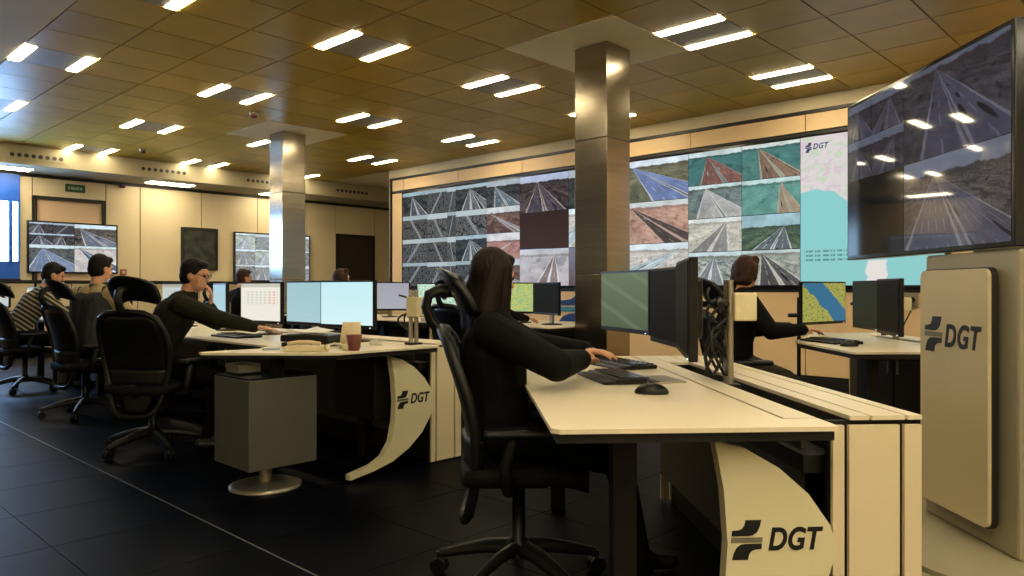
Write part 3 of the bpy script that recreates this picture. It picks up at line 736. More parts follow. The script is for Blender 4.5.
F_SNOW = P(sky=(.62, .66, .64), land_a=(.44, .42, .36), land_b=(.68, .66, .58), road=(.20, .20, .19), line=(.66, .64, .58), vx=.72, c=-.35, w=.42, hz=.88, strength=1.0)
F_PARK = P(sky=(.30, .46, .52), land_a=(.035, .08, .06), land_b=(.14, .19, .12), road=(.10, .13, .14), vx=.75, c=-.35, w=.5, hz=.66, strength=1.0)
F_JUNC = P(sky=(.48, .60, .62), land_a=(.10, .15, .14), land_b=(.48, .50, .44), road=(.17, .19, .20), vx=.52, c=-.2, w=.35, hz=.88, second=(1.2, .2), strength=1.0)
F_NIGHTR = P(sky=(.46, .56, .56), land_a=(.22, .26, .22), land_b=(.46, .48, .42), road=(.075, .075, .075), line=(.7, .66, .56), bend=.9, vx=.30, c=.55, w=.45, hz=.92, lanes=3, strength=1.0)
F_DIM = flat_screen((.10, .05, .05), (.20, .22, .30), 1.0)
MAPM = map_screen(1.0)
def ax(px): # pixel column -> position along the video wall
    dx = (px - 512) / F_PX; c_, s_ = math.cos(YAW), math.sin(YAW)
    d = (bw - .06) / (dx * -c_ + s_); return dx * d * s_ + d * c_
H4 = (Z_T - Z_B - .05) / 4; H3 = (Z_T - Z_B - .05) / 3
def vcol(a0, a1, feeds):
    n = len(feeds); hh = (Z_T - Z_B - .05) / n
    for i, m in enumerate(feeds):
        z = Z_T - .025 - hh * (i + .5)
        MB().box((0, 0, 0), (a1 - a0 - .008, .006, hh - .008)).build('feed_screen', m, vw, ((a0 + a1) / 2 - a_mid, -.043, z))
edges = [A_L + .03, ax(427.5), ax(447.5), ax(456), ax(487), ax(520), ax(569), ax(599), ax(629), ax(688.5), ax(742), ax(800.5)]
vcol(edges[0], edges[1], [FD[0], FD[4], FD[5], FD[7]])
vcol(edges[1], edges[2], [FD[7], FD[6], FD[4], FD[5]])
vcol(edges[2], edges[3], [FD[5], FD[7], FD[6], FD[4]])
vcol(edges[3], edges[4], [FD[2], FD[6], FD[2], FD[7]])
vcol(edges[4], edges[5], [FD[3], F_HILL, F_PINK, F_HILL])
vcol(edges[5], edges[6], [F_NIGHT, F_BLANK, F_FOG])
vcol(edges[6], edges[7], [FD[3], F_PALE, F_DIM])
vcol(edges[7], edges[8], [F_HWY, F_FIELD, F_PALE])
vcol(edges[8], edges[9], [F_HWY, F_FIELD, F_PALE])
vcol(edges[9], edges[10], [F_BR1, F_BR3, F_SNOW, F_JUNC])
vcol(edges[10], edges[11], [F_BR2, F_CURVE, F_PARK, F_NIGHTR])
am0, am1 = edges[11], A_E - .02
ms = MB().box((0, 0, 0), (am1 - am0 - .008, .006, Z_T - Z_B - .05)).build('map_screen', MAPM, vw, ((am0 + am1) / 2 - a_mid, -.043, (Z_T + Z_B) / 2))
FACE_F = lambda x, y, z: Matrix(((1, 0, 0, x), (0, 0, -1, y), (0, 1, 0, z), (0, 0, 0, 1)))   # text plane facing -y
emblem(vw, FACE_F(am0 + .06 - a_mid, -.0465, Z_T - .20), .07, .11, 'logo_blue', 'logo_blue', .001)
letters('DGT', .085, vw, FACE_F(am0 + .145 - a_mid, -.0465, Z_T - .165), 'logo_blue', .001)
tag(vw, 'huge wall of traffic camera pictures with a coast map at its right end', 'video wall')

# blue emblem under the video wall
em = empty('wall_emblem', R(-7.06, bw - .022, .53), THETA)
emblem(em, FACE_F(0, 0, 0), .86, .53, 'logo_blue', 'logo_teal', .012)
tag(em, 'large blue and teal emblem on the wall under the video wall', 'emblem')

# steel columns
for (cu, cv), lab in zip(COLS, ('brushed steel column behind the front desk, nearest the camera', 'brushed steel column far back, behind the row of bright monitors')):
    a, b = OU + cu * T_, OV + cv * T_
    if cu == 2: a += .033; b += .031
    o = empty('steel_column', R(a, b, 0), THETA); w_ = .355
    zs = [0.0, 1.22, 2.42, CZ - .004]
    for i in range(3):
        box('steel_sheet', 'steel', o, (0, 0, (zs[i] + zs[i + 1]) / 2), (w_, w_, zs[i + 1] - zs[i] - .0008), 0, .006)
    box('column_core', 'dark', o, (0, 0, CZ / 2), (w_ - .03, w_ - .03, CZ - .02))
    tag(o, lab, 'column', 'steel columns')

# ------------------------------------------------------------------ desks
DZ = .75
FIN = [(-.335, .695), (-.25, .672), (-.16, .62), (-.08, .55), (-.02, .465), (0, .40), (-.03, .31), (-.10, .215), (-.20, .135), (-.32, .075), (-.46, .04), (-.62, .015),
       (-.62, .045), (-.47, .075), (-.39, .115), (-.335, .19), (-.308, .30), (-.30, .42), (-.31, .56)]
def desk(name, loc, rz, length, label, group, fins=True, mirror=False, logo=True, doors=False, cut=(0, 0), legs=(.24, .30), cpu=False):
    """x: from the seat side to the spine, y: along the row away from the near end."""
    o = empty(name, (loc[0], loc[1], 0), rz)
    wt = MB().prism([(0.02, 0.0), (.725, 0.0), (.733, .01), (.733, .12), (.632, .12), (.632, length), (cut[0], length), (0, length - cut[1]), (0, .02)], .012, Matrix.Translation((0, 0, DZ - .012)))
    wt.build('worktop', 'desk', o)
    MB().prism([(.015, .02), (.728, .02), (.728, length - .01), (cut[0] + .015, length - .01), (.015, length - cut[1] - .01)], .026, Matrix.Translation((0, 0, DZ - .039))).build('worktop_core', 'black_trim', o)
    box('rear_strip', 'desk', o, (.6885, length / 2 + .065, DZ - .006), (.089, length - .13, .012))
    box('cable_channel', 'cable', o, (.784, length / 2 + .09, DZ - .145), (.098, length - .24, .05))
    box('channel_lid', 'desk', o, (.784, length - .17, DZ - .006), (.092, .34, .012))
    for (s0, s1) in ((.838, .892), (.901, .993), (1.002, 1.042)):
        box('spine_top', 'desk', o, ((s0 + s1) / 2, length / 2 + .075, DZ - .006), (s1 - s0, length - .15, .012))
    box('spine_body', 'dark', o, (.937, length / 2 + .08, (DZ - .014) / 2), (.194, length - .19, DZ - .016))
    box('spine_front', 'dark', o, (.81, .172, (DZ - .014) / 2), (.056, .02, DZ - .016))
    for (s0, s1, m) in ((.786, .818, 'desk_side'), (.832, .974, 'desk_side'), (.988, 1.036, 'desk_side')):
        box('end_panel', m, o, ((s0 + s1) / 2, .150, (DZ - .025) / 2 + .005), (s1 - s0, .014, DZ - .035))
        box('end_panel', m, o, ((s0 + s1) / 2, length - .005, (DZ - .025) / 2 + .005), (s1 - s0, .014, DZ - .035))
    # panel on the spine's seat side and legs
    box('modesty_panel', 'perf', o, (.775, length / 2 + .12, .42), (.012, length - .36, .52))
    for y in (legs[1], length - .10):
        if cut[0] and y > 1: continue
        box('leg', 'dark', o, (legs[0], y, (DZ - .04) / 2), (.07, .07, DZ - .04), 0, .004)
        box('leg_rail', 'dark', o, ((legs[0] + .775) / 2, y, DZ - .056), (.775 - legs[0], .05, .034))
    if cpu: box('computer_holder', 'dark', o, (.50, .42, .50), (.20, .42, .38), 0, .01)
    if fins:
        mx = Matrix(((1, 0, 0, .782), (0, 0, -1, .155), (0, 1, 0, 0), (0, 0, 0, 1)))
        fo = MB().prism(FIN, .045, mx).build('side_fin', 'fin', o)
        if logo:
            emblem(fo, FACE_F(.492, .1095, .378), .082, .105, 'logo_black', 'logo_grey', .002)
            letters('DGT', .082, fo, FACE_F(.592, .1095, .404), 'logo_black', .002, .5, sx=.80)
    if mirror:
        mx = Matrix(((-1, 0, 0, 1.04), (0, 0, -1, .155), (0, 1, 0, 0), (0, 0, 0, 1)))
        MB().prism([(x, y) for x, y in FIN], .045, mx).build('side_fin', 'fin', o)
    if doors:
        for i in range(2):
            dd = box('cabinet_door', 'dark', o, (.60 + .10 * 0, .46 + i * .52, .40), (.02, .50, .56))
            box('door_handle', 'steel_dull', dd, (-.014, .20 - .4 * i, .20), (.012, .012, .10))
    tag(o, label, 'desk', group)
    return o
D1L, D1R = (.098, 1.838), math.radians(3.4)
desk1 = desk('control_desk', D1L, D1R, 1.96, 'cream control desk nearest the camera, logo on its end fin', 'control desks')
ROW = THETA + math.pi / 2
o2 = R(-3.43, 2.25)
desk2 = desk('control_desk', o2, ROW, 2.95, 'cream control desk with white pedestal under its rounded side leaf, logo fin', 'control desks', mirror=True, legs=(.62, .62), cpu=True)
# side leaf of the second desk
leaf = [(0.02, .0), (-.10, .105), (-.25, .28), (-.44, .50), (-.485, .56), (-.48, .60), (-.42, .63), (-.13, .60), (0.0, .72)]
MB().prism(leaf, .012, Matrix.Translation((0, 0, DZ - .013))).build('side_leaf', 'desk', desk2)
MB().prism([(x * .97, y * .97 + .01) for x, y in leaf], .016, Matrix.Translation((0, 0, DZ - .030))).build('side_leaf_core', 'dark', desk2)
oB, oC = R(-6.42, 2.42), R(-8.55, 2.42)
desk('control_desk', oB, ROW, 2.08, 'control desk in front of the man in the cream and black jacket', 'control desks', fins=False)
desk('control_desk', oC, ROW, 2.08, 'control desk in front of the man in the striped sweater', 'control desks', fins=False)
o4, o4b, o4c = R(-4.27, 5.0), R(-6.70, 5.0), R(-9.80, 5.0)
desk('control_desk', o4, ROW, 2.38, 'control desk of the back row, ending at the near steel column', 'control desks', fins=False)
desk('control_desk', o4b, ROW, 2.38, 'control desk of the back row behind the bright monitors', 'control desks', fins=False)
desk('control_desk', o4c, ROW, 1.6, 'control desk of the back row beyond the far steel column', 'control desks', fins=False)
D3L, D3R = (1.86, 4.06), math.radians(0.0)
desk3 = desk('control_desk', D3L, D3R, 1.78, 'control desk behind the display totem where the red-haired woman works', 'control desks', fins=False, doors=True, cut=(.50, .95))

# pedestal under the side leaf
pc = empty('pedestal_cabinet', (-1.37, 4.14, 0), THETA)
MB().lathe([(.195, 0), (.195, .012), (.17, .022), (.05, .03)], 32).build('foot_disc', 'steel_dull', pc)
MB().cyl((0, 0, .02), (0, 0, .15), .035).build('foot_stem', 'steel_dull', pc)
box('cabinet_body', 'grey_box', pc, (0, 0, .378), (.40, .40, .475), 0, .004)
box('cabinet_top', 'black_gloss', pc, (0, 0, .620), (.385, .385, .010))
box('support_post', 'dark', pc, (.03, .05, .6725), (.06, .06, .093))
tag(pc, 'white pedestal cabinet on a round steel foot under the desk leaf', 'cabinet')
tp = empty('glass_tray', tuple(Vector((-1.37, 4.14, .627)) + RM @ Vector((-.10, -.08, 0))), THETA)
MB().box((0, 0, .004), (.15, .13, .008)).build('tray_base', 'black_gloss', tp)
for (x, y, w_, d_) in ((0, .062, .15, .006), (0, -.062, .15, .006), (.072, 0, .006, .118), (-.072, 0, .006, .118)):
    box('tray_side', 'steel_dull', tp, (x, y, .03), (w_, d_, .044))
tag(tp, 'small dark open tray on top of the white pedestal cabinet', 'tray')

# ------------------------------------------------------------------ monitors and posts
def monitor(label, c, face, pic, w=.52, h=.31, stand=None, name='desk_monitor', group='desk monitors'):
    """c: centre of the screen; face: direction (x, y) the screen looks; stand: height of the desk under it."""
    rz = math.atan2(face[1], face[0]) + math.pi / 2          # local -y looks along face
    o = empty(name, (c[0], c[1], stand if stand is not None else c[2] - h / 2), rz)
    zc = c[2] - o.location.z
    box('housing', 'black_plastic', o, (0, .016, zc), (w, .028, h), 0, .004)
    box('rear_shell', 'black_plastic', o, (0, .042, zc), (w * .55, .03, h * .6), 0, .01)
    MB().box((0, 0, 0), (w - .026, .003, h - .034)).build('screen', pic, o, (0, .0005, zc + .005))
    box('power_light', M['pane_led'] , o, (w / 2 - .035, .001, zc - h / 2 + .007), (.006, .004, .004))
    if stand is not None:
        box('stand_neck', 'steel_dull', o, (0, .075, zc / 2), (.05, .025, zc - .01))
        MB().lathe([(.10, 0), (.10, .008), (.05, .014)], 24, (0, .075, 0)).build('stand_base', 'black_plastic', o)
    return tag(o, label, 'monitor', group)
M['pane_led'] = emit('power_led', (.6, .8, 1.0), 2.0)
S_ROAD = flat_screen((.075, .105, .055), (.14, .18, .105), 1.0, True, .22)
S_DARK = flat_screen((.0045, .004, .003), (.008, .007, .005), 1.0)
S_WHITE = flat_screen((.70, .92, .93), (.55, .84, .90), 1.0)
S_PALE = flat_screen((.42, .62, .66), (.36, .56, .62), 1.0)
S_SHEET = sheet_screen(.95)
S_SHEET2 = sheet_screen(.70, False)
S_GREY = flat_screen((.42, .42, .46), (.36, .36, .42), 1.0)
S_GMAP = green_map(1.0, (.60, .80, .66))
S_YMAP = green_map(.9, (.60, .62, .16))
S_MAP = yellow_map(.9)
S_OLIVE = flat_screen((.018, .019, .012), (.028, .030, .018), 1.0)
def span_monitor(label, p0, p1, z, pic, toward, h=.32):
    p0, p1 = Vector(p0), Vector(p1); c = (p0 + p1) / 2; d = (p1 - p0); n = Vector((-d.y, d.x)).normalized()
    if n.dot(Vector(toward) - c) < 0: n = -n
    return monitor(label, (c.x, c.y, z), (n.x, n.y), pic, d.length, h)
span_monitor('nearest black monitor on the front desk, seen almost edge-on', (.532, 2.25), (.608, 2.765), 1.035, S_DARK, (0, 2.9))
span_monitor('dark middle monitor on the front desk, between two others', (.648, 2.79), (.612, 3.31), 1.025, S_DARK, (0, 2.9))
span_monitor('monitor with a greenish road picture at the far end of the front desk', (.618, 3.36), (.458, 3.85), 1.035, S_ROAD, (0, 2.9), .30)

def post(label, base, z0, top, boxz, arms, loops=6, rz=0.0, size=.10, name='monitor_post'):
    """A twin-rod post with a cream bracket box, arms to the monitors and looping cables."""
    o = empty(name, (base[0], base[1], z0), rz)
    box('post_foot', 'black_plastic', o, (0, 0, .006), (.07, .09, .012), 0, .003)
    for s in (-1, 1): MB().cyl((0, s * .022, .01), (0, s * .022, top), .013, n=12).build('post_rod', 'steel_dull', o)
    bx_ = box('bracket_box', 'cream_box', o, (.05, 0, boxz), (size * .8, size, size), 0, .006)
    box('bracket_slot', 'dark', bx_, (size * .4, 0, 0), (.004, size * .2, size * .7))
    for (dx, dy, dz) in arms:
        MB().tube([(0, 0, dz), (dx * .5, dy * .3, dz + .01), (dx, dy, dz)], .014, 8).build('monitor_arm', 'dark', o)
    rnd = random.Random(label)
    for i in range(loops):
        r = rnd.uniform(.05, .10); y0 = rnd.uniform(-.10, .08); z1 = top * rnd.uniform(.6, .95)
        pts = []
        for k in range(13):
            t = k / 12; pts.append((-.04 + .05 * math.sin(t * 6 + i), y0 * math.cos(t * 3.1) + r * math.sin(t * math.pi * 2 + i) * .7, z1 * (1 - t) + .045 * t + .04 * math.sin(t * math.pi)))
        MB().tube(pts, .0062, 6).build('cable', 'cable', o)
    return tag(o, label, 'monitor post', 'monitor posts')
def d1(s, t): # point on the front desk
    c_, s_ = math.cos(D1R), math.sin(D1R); return (D1L[0] + s * c_ - t * s_, D1L[1] + s * s_ + t * c_)
pb = d1(.776, .93)
post('steel monitor post tangled in black cables on the front desk', pb, DZ - .02, .40, .30, [(-.10, -.26, .31), (-.09, .22, .30), (-.17, .78, .30)], 9, 0.0, .105)

# second desk: monitors along the row
def room_dir(da, db): v = RM @ Vector((da, db, 0)); return (v.x, v.y)
def row_mon(px, b, label, pic, z=1.0, turn=0.0, w=.52, h=.31, off=0.0):
    dx = (px - 512) / F_PX; d = b / (dx * -math.cos(YAW) + math.sin(YAW))
    f = room_dir(math.sin(turn), -math.cos(turn))
    return monitor(label, (dx * d, d, z), f, pic, w, h, DZ)
row_mon(346, 2.76, 'brightest white monitor of the desk with the pedestal, nearest the red cup', S_WHITE, .995, .12)
row_mon(306, 2.78, 'pale blue monitor between the bright white one and the spreadsheet', S_PALE, .995, .02)
row_mon(260, 2.74, 'monitor showing a spreadsheet with red cells', S_SHEET, .99, .10)
row_mon(219, 2.78, 'bluish monitor in front of the man with glasses', S_PALE, .985, -.25)
row_mon(178, 2.80, 'large whitish monitor between the empty headrest and the man with glasses', S_SHEET2, .99, .12, .56)
row_mon(118, 2.80, 'monitor hidden behind the man in the cream and black jacket', S_SHEET2, .98, .1)
row_mon(36, 2.80, 'small white monitor beside the striped sweater', S_SHEET, .96, .2, .50, .30)
row_mon(2, 2.80, 'pale monitor behind the leftmost chair', S_SHEET2, .97, .1)
def on_row(px, b): dx = (px - 512) / F_PX; d = b / (dx * -math.cos(YAW) + math.sin(YAW)); return (dx * d, d)
pp = R(-3.62, 2.93)
post('short steel post with a cream bracket at the end of the pedestal desk', (pp.x, pp.y), DZ, .34, .235, [], 2, THETA, .12)
# back row monitors
row_mon(389, 5.45, 'grey-screened monitor on the back row, behind the cream bracket', S_GREY, 1.0, .75, .5, .34)
row_mon(437, 5.45, 'monitor with a pale green street map on the back row', S_GMAP, 1.0, .45, .5)
row_mon(520, 5.45, 'monitor with a yellow-green map in front of the long-haired woman', S_YMAP, 1.0, .5, .5)
row_mon(545, 5.35, 'dark monitor on the back row beside the near steel column', S_DARK, 1.0, -.35, .5)
row_mon(330, 5.45, 'monitor at the back desk behind the bright white monitor', S_GREY, 1.0, .2)
pq = on_row(412, 5.60)
post('post with cables standing on the back row desk', pq, DZ, .30, .22, [], 0, THETA, .09)
# desk behind the totem
span_monitor('monitor with a yellow and blue harbour map behind the totem', (2.17, 5.57), (2.67, 5.95), .985, S_MAP, (1.6, 4.0), .33)
span_monitor('monitor with a dim olive screen near the cable post', (2.372, 4.83), (2.435, 5.33), .985, S_OLIVE, (1.5, 5.1), .33)
span_monitor('dark monitor at the near end of the desk behind the totem', (2.265, 4.36), (2.355, 4.81), .985, S_DARK, (1.5, 5.1), .345)
c3, s3 = math.cos(D3R), math.sin(D3R)
post('cable post behind the two dark monitors near the totem', (D3L[0] + .776, D3L[1] + 1.05), DZ - .02, .34, .26, [(-.14, -.30, .25), (-.12, .15, .25), (-.02, .62, .25)], 6, 0.0, .09)

# ------------------------------------------------------------------ display totem and its screen
TX = 1.80
to = empty('display_totem', (TX + .14, 3.04, 0), 0)
base = [(math.copysign(abs(math.cos(t)) ** .6, math.cos(t)) * .62 + .10, math.copysign(abs(math.sin(t)) ** .6, math.sin(t)) * .66) for t in [2 * math.pi * i / 40 for i in range(40)]]
MB().prism(base, .075).build('base_plate', 'totem', to)
MB().prism([(x * .94 + .006, y * .94) for x, y in base], .02, Matrix.Translation((0, 0, .075))).build('base_top', 'totem', to)
box('body', 'totem', to, (.04, .0, .095 + .575), (.24, .62, 1.15), 0, .012)
box('rear_mast', 'totem', to, (.25, .20, 1.05), (.16, .34, 1.91), 0, .006)
box('display_mount', 'dark', to, (.085, .36, 1.60), (.14, .30, .30))
def rrect(w, h, r, n=6):
    pts = []
    for cx, cy, a0 in ((w / 2 - r, h / 2 - r, 0), (-w / 2 + r, h / 2 - r, 90), (-w / 2 + r, -h / 2 + r, 180), (w / 2 - r, -h / 2 + r, 270)):
        for i in range(n + 1):
            t = math.radians(a0 + 90 * i / n); pts.append((cx + r * math.cos(t), cy + r * math.sin(t)))
    return pts
FACE_X = lambda x, y, z: Matrix(((0, 0, -1, x), (-1, 0, 0, y), (0, 1, 0, z), (0, 0, 0, 1)))     # text plane facing -x, reading along -y
MB().prism(rrect(.475, 1.0, .035), .022, FACE_X(-.102, .012, .68)).build('panel_backing', 'black_trim', to)
fp = MB().prism(rrect(.465, .99, .032), .014, FACE_X(-.124, .012, .68)).build('front_panel', 'totem_panel', to)
emblem(fp, FACE_X(-.1385, .205, .83), .125, .15, 'logo_black', 'logo_grey', .002)
letters('DGT', .128, fp, FACE_X(-.1385, .058, .86), 'logo_black', .002, sx=.80)
tag(to, 'tall beige totem with logo panel carrying the big display', 'totem')

dd = empty('large_display', (1.848, 3.42, 1.675), -math.pi / 2)      # local -y looks along -x, local x runs towards the camera
DW, DH = 1.37, .845
box('housing', 'black_gloss', dd, (0, .03, 0), (DW, .06, DH), 0, .005)
dim = dict(sky=(.075, .085, .12), line=(.14, .14, .18))
FT = [P(land_a=(.016, .016, .024), land_b=(.036, .036, .05), road=(.030, .030, .046), c=.3, **dim), P(land_a=(.016, .015, .022), land_b=(.04, .04, .05), road=(.034, .033, .05), c=-.2, vx=.6, **dim),
      P(land_a=(.014, .016, .02), land_b=(.04, .038, .05), road=(.028, .029, .042), c=.1, vx=.5, **dim), P(land_a=(.018, .016, .024), land_b=(.036, .034, .05), road=(.03, .03, .045), c=-.5, vx=.7, **dim),
      P(land_a=(.018, .019, .026), land_b=(.05, .046, .056), road=(.034, .035, .055), vx=.35, c=.35, w=.5, hz=.95, **dim),
      P(land_a=(.030, .028, .034), land_b=(.085, .075, .080), road=(.050, .050, .070), vx=.34, c=.35, w=.75, hz=.82, lanes=8, sky=(.11, .125, .17), line=(.20, .19, .21))]
S_BLACK = flat_screen((.004, .004, .0045), (.006, .006, .007), 1.0, rough=.06)
for f_ in FT: f_.node_tree.nodes['Principled BSDF'].inputs['Roughness'].default_value = .035; f_.node_tree.nodes['Principled BSDF'].inputs['Specular IOR Level'].default_value = .5
for (x0, x1, y0, y1, m) in ((0, .2, .76, 1, FT[0]), (.2, .435, .76, 1, FT[1]), (0, .2, .5, .76, FT[2]), (.2, .435, .5, .76, FT[3]), (.435, 1, .5, 1, FT[4]), (0, .435, 0, .5, S_BLACK), (.435, 1, 0, .5, FT[5])):
    ww, hh = (x1 - x0) * (DW - .04) - .004, (y1 - y0) * (DH - .04) - .004
    MB().box((0, 0, 0), (ww, .004, hh)).build('screen', m, dd, (((x0 + x1) / 2 - .5) * (DW - .04), -.001, ((y0 + y1) / 2 - .5) * (DH - .04)))
tag(dd, 'large dark display showing road pictures, mounted on the totem', 'display')

# ------------------------------------------------------------------ office chairs
def make_chair():
    """Forward is +x, origin on the floor under the seat."""
    o = empty('office_chair')
    for i in range(5):
        t = 2 * math.pi * i / 5 + .3
        c_, s_ = math.cos(t), math.sin(t)
        MB().tube([(.03 * c_, .03 * s_, .135), (.12 * c_, .12 * s_, .128), (.22 * c_, .22 * s_, .105), (.315 * c_, .315 * s_, .078)], [.034, .03, .025, .018], 10, flat=.75).build('base_leg', 'chair_frame', o)
        cm = MB()
        for s in (-1, 1):
            px_, py_ = .318 * c_ - s_ * .014 * s, .318 * s_ + c_ * .014 * s
            cm.cyl((px_ - s_ * .010 * s, py_ + c_ * .010 * s, .032), (px_ + s_ * .010 * s, py_ - c_ * .010 * s, .032), .031, n=18)
        cm.cyl((.318 * c_, .318 * s_, .03), (.318 * c_, .318 * s_, .085), .012, n=10)
        cm.build('caster', 'black_plastic', o)
    MB().lathe([(.045, .10), (.042, .16), (.026, .17), (.024, .36), (.05, .372)], 18).build('gas_column', 'black_plastic', o)
    box('tilt_mechanism', 'black_plastic', o, (-.02, 0, .392), (.26, .16, .045), 0, .012)
    # seat
    rows = []
    for i in range(9):
        u = -1 + 2 * i / 8; row = []
        for j in range(9):
            v = -1 + 2 * j / 8
            x = .235 * u * math.sqrt(1 - .18 * v * v); y = .245 * v * math.sqrt(1 - .22 * u * u)
            row.append((x + .02, y, .468 - .022 * max(0, u) ** 3 + .012 * v * v - .012 * u * u))
        rows.append(row)
    MB().grid(rows, (0, 0, -.055)).build('seat', 'chair_mesh', o)
    # back frame loop: half-width by height, leaning back at the top
    def bx(z): return -.205 - .085 * ((z - .26) / .69) + .045 * math.sin(math.pi * min(1, max(0, (z - .26) / .62)))
    prof = [(.0, .262), (.09, .265), (.15, .30), (.185, .38), (.205, .47), (.235, .60), (.245, .72), (.235, .83), (.20, .905), (.13, .94), (.0, .95)]
    loop = [(bx(z) + .05 * (y / .25) ** 2, y, z) for y, z in prof] + [(bx(z) + .05 * (y / .25) ** 2, -y, z) for y, z in prof[-2:0:-1]]
    MB().tube(loop, .019, 10, closed=True).build('back_frame', 'chair_frame', o)
    def halfw(z):
        for (y0, z0), (y1, z1) in zip(prof, prof[1:]):
            if z0 <= z <= z1: return y0 + (y1 - y0) * (z - z0) / max(1e-6, z1 - z0)
        return .05
    rows = []
    for i in range(10):
        z = .56 + (.935 - .56) * i / 9; h = max(.03, halfw(z) - .006)
        rows.append([(bx(z) + .05 * (h * v / .25) ** 2, h * v, z) for v in [-1 + 2 * j / 8 for j in range(9)]])
    MB().grid(rows, (.014, 0, 0)).build('backrest', 'leather', o)
    rows = []
    for i in range(5):
        z = .47 + .10 * i / 4; h = halfw(z) - .004
        rows.append([(bx(z) + .05 * (h * v / .25) ** 2 - .012 * (1 - v * v), h * v, z) for v in [-1 + 2 * j / 8 for j in range(9)]])
    MB().grid(rows, (.03, 0, 0)).build('lumbar_support', 'chair_frame', o)
    rows = []
    for i in range(6):
        z = .275 + .18 * i / 5; h = halfw(z) * .60
        rows.append([(bx(z) + .05 * (h * v / .25) ** 2 + .012, h * v, z) for v in [-1 + 2 * j / 6 for j in range(7)]])
    MB().grid(rows, (.010, 0, 0)).build('lower_back_panel', 'black_plastic', o)
    MB().tube([(-.02, 0, .385), (-.13, 0, .385), (-.19, 0, .41), (bx(.47) + .01, 0, .47)], .026, 10).build('back_bracket', 'chair_frame', o)
    # headrest on its curved stem
    MB().tube([(bx(.93), 0, .935), (-.325, 0, .975), (-.345, 0, 1.03), (-.335, 0, 1.075), (-.290, 0, 1.095), (-.262, 0, 1.09)], [.018, .017, .016, .016, .016, .014], 10, flat=1.5).build('headrest_stem', 'chair_frame', o)
    rows = []
    for i in range(9):
        t = i / 8; row = []
        for j in range(11):
            v = -1 + 2 * j / 10
            hw = .17 * (1 - .25 * (2 * t - 1) ** 4)
            z = 1.015 + .155 * t - .025 * v * v * (1 if t < .5 else .9)
            x = -.190 - .085 * t ** 1.3 + .055 * v * v
            row.append((x, hw * v, z))
        rows.append(row)
    MB().grid(rows, (-.038, 0, .008)).build('headrest', 'leather', o)
    for s in (-1, 1):
        MB().tube([(-.05, s * .20, .40), (-.05, s * .285, .415), (-.06, s * .30, .50), (-.03, s * .30, .60)], .018, 8, flat=1.3).build('arm_post', 'chair_frame', o)
        ar = MB().box((0, 0, 0), (.24, .085, .032), 0, .014, 3).build('armrest', 'black_plastic', o, (-.01, s * .30, .615))
    return o
chair0 = make_chair()
used = [False]
def chair(x, y, deg, label):
    o = chair0 if not used[0] else copy_tree(chair0)
    used[0] = True
    o.location = (x, y, 0); o.rotation_euler.z = math.radians(deg)
    return tag(o, label, 'chair', 'black swivel office chairs with headrests')
VDEG = math.degrees(THETA) + 90
CH = {}
CH['w1'] = chair(.025, 2.78, 2, 'black swivel office chair of the long-haired woman at the front desk')
CH['a'] = chair(-2.42, 5.02, 80, 'black office chair with wide headrest, its back turned, beside the man with glasses')
CH['b'] = chair(-3.68, 6.42, VDEG + 6, 'black office chair of the man in the cream and black jacket')
CH['c'] = chair(-5.20, 7.95, VDEG + 4, 'leftmost black office chair, of the man in the striped sweater')
CH['w2'] = chair(1.56, 5.12, 3, 'black office chair of the red-haired woman behind the front desk monitors')
q = R(-4.95, 4.62); CH['h1'] = chair(q.x, q.y, VDEG, 'black office chair of the person hidden by the long-haired woman')
q = R(-7.28, 4.62); CH['h2'] = chair(q.x, q.y, VDEG, 'black office chair of the reddish head behind the bright monitors')
q = R(-9.42, 4.55); CH['h3'] = chair(q.x, q.y, VDEG, 'black office chair of the head just left of the far steel column')

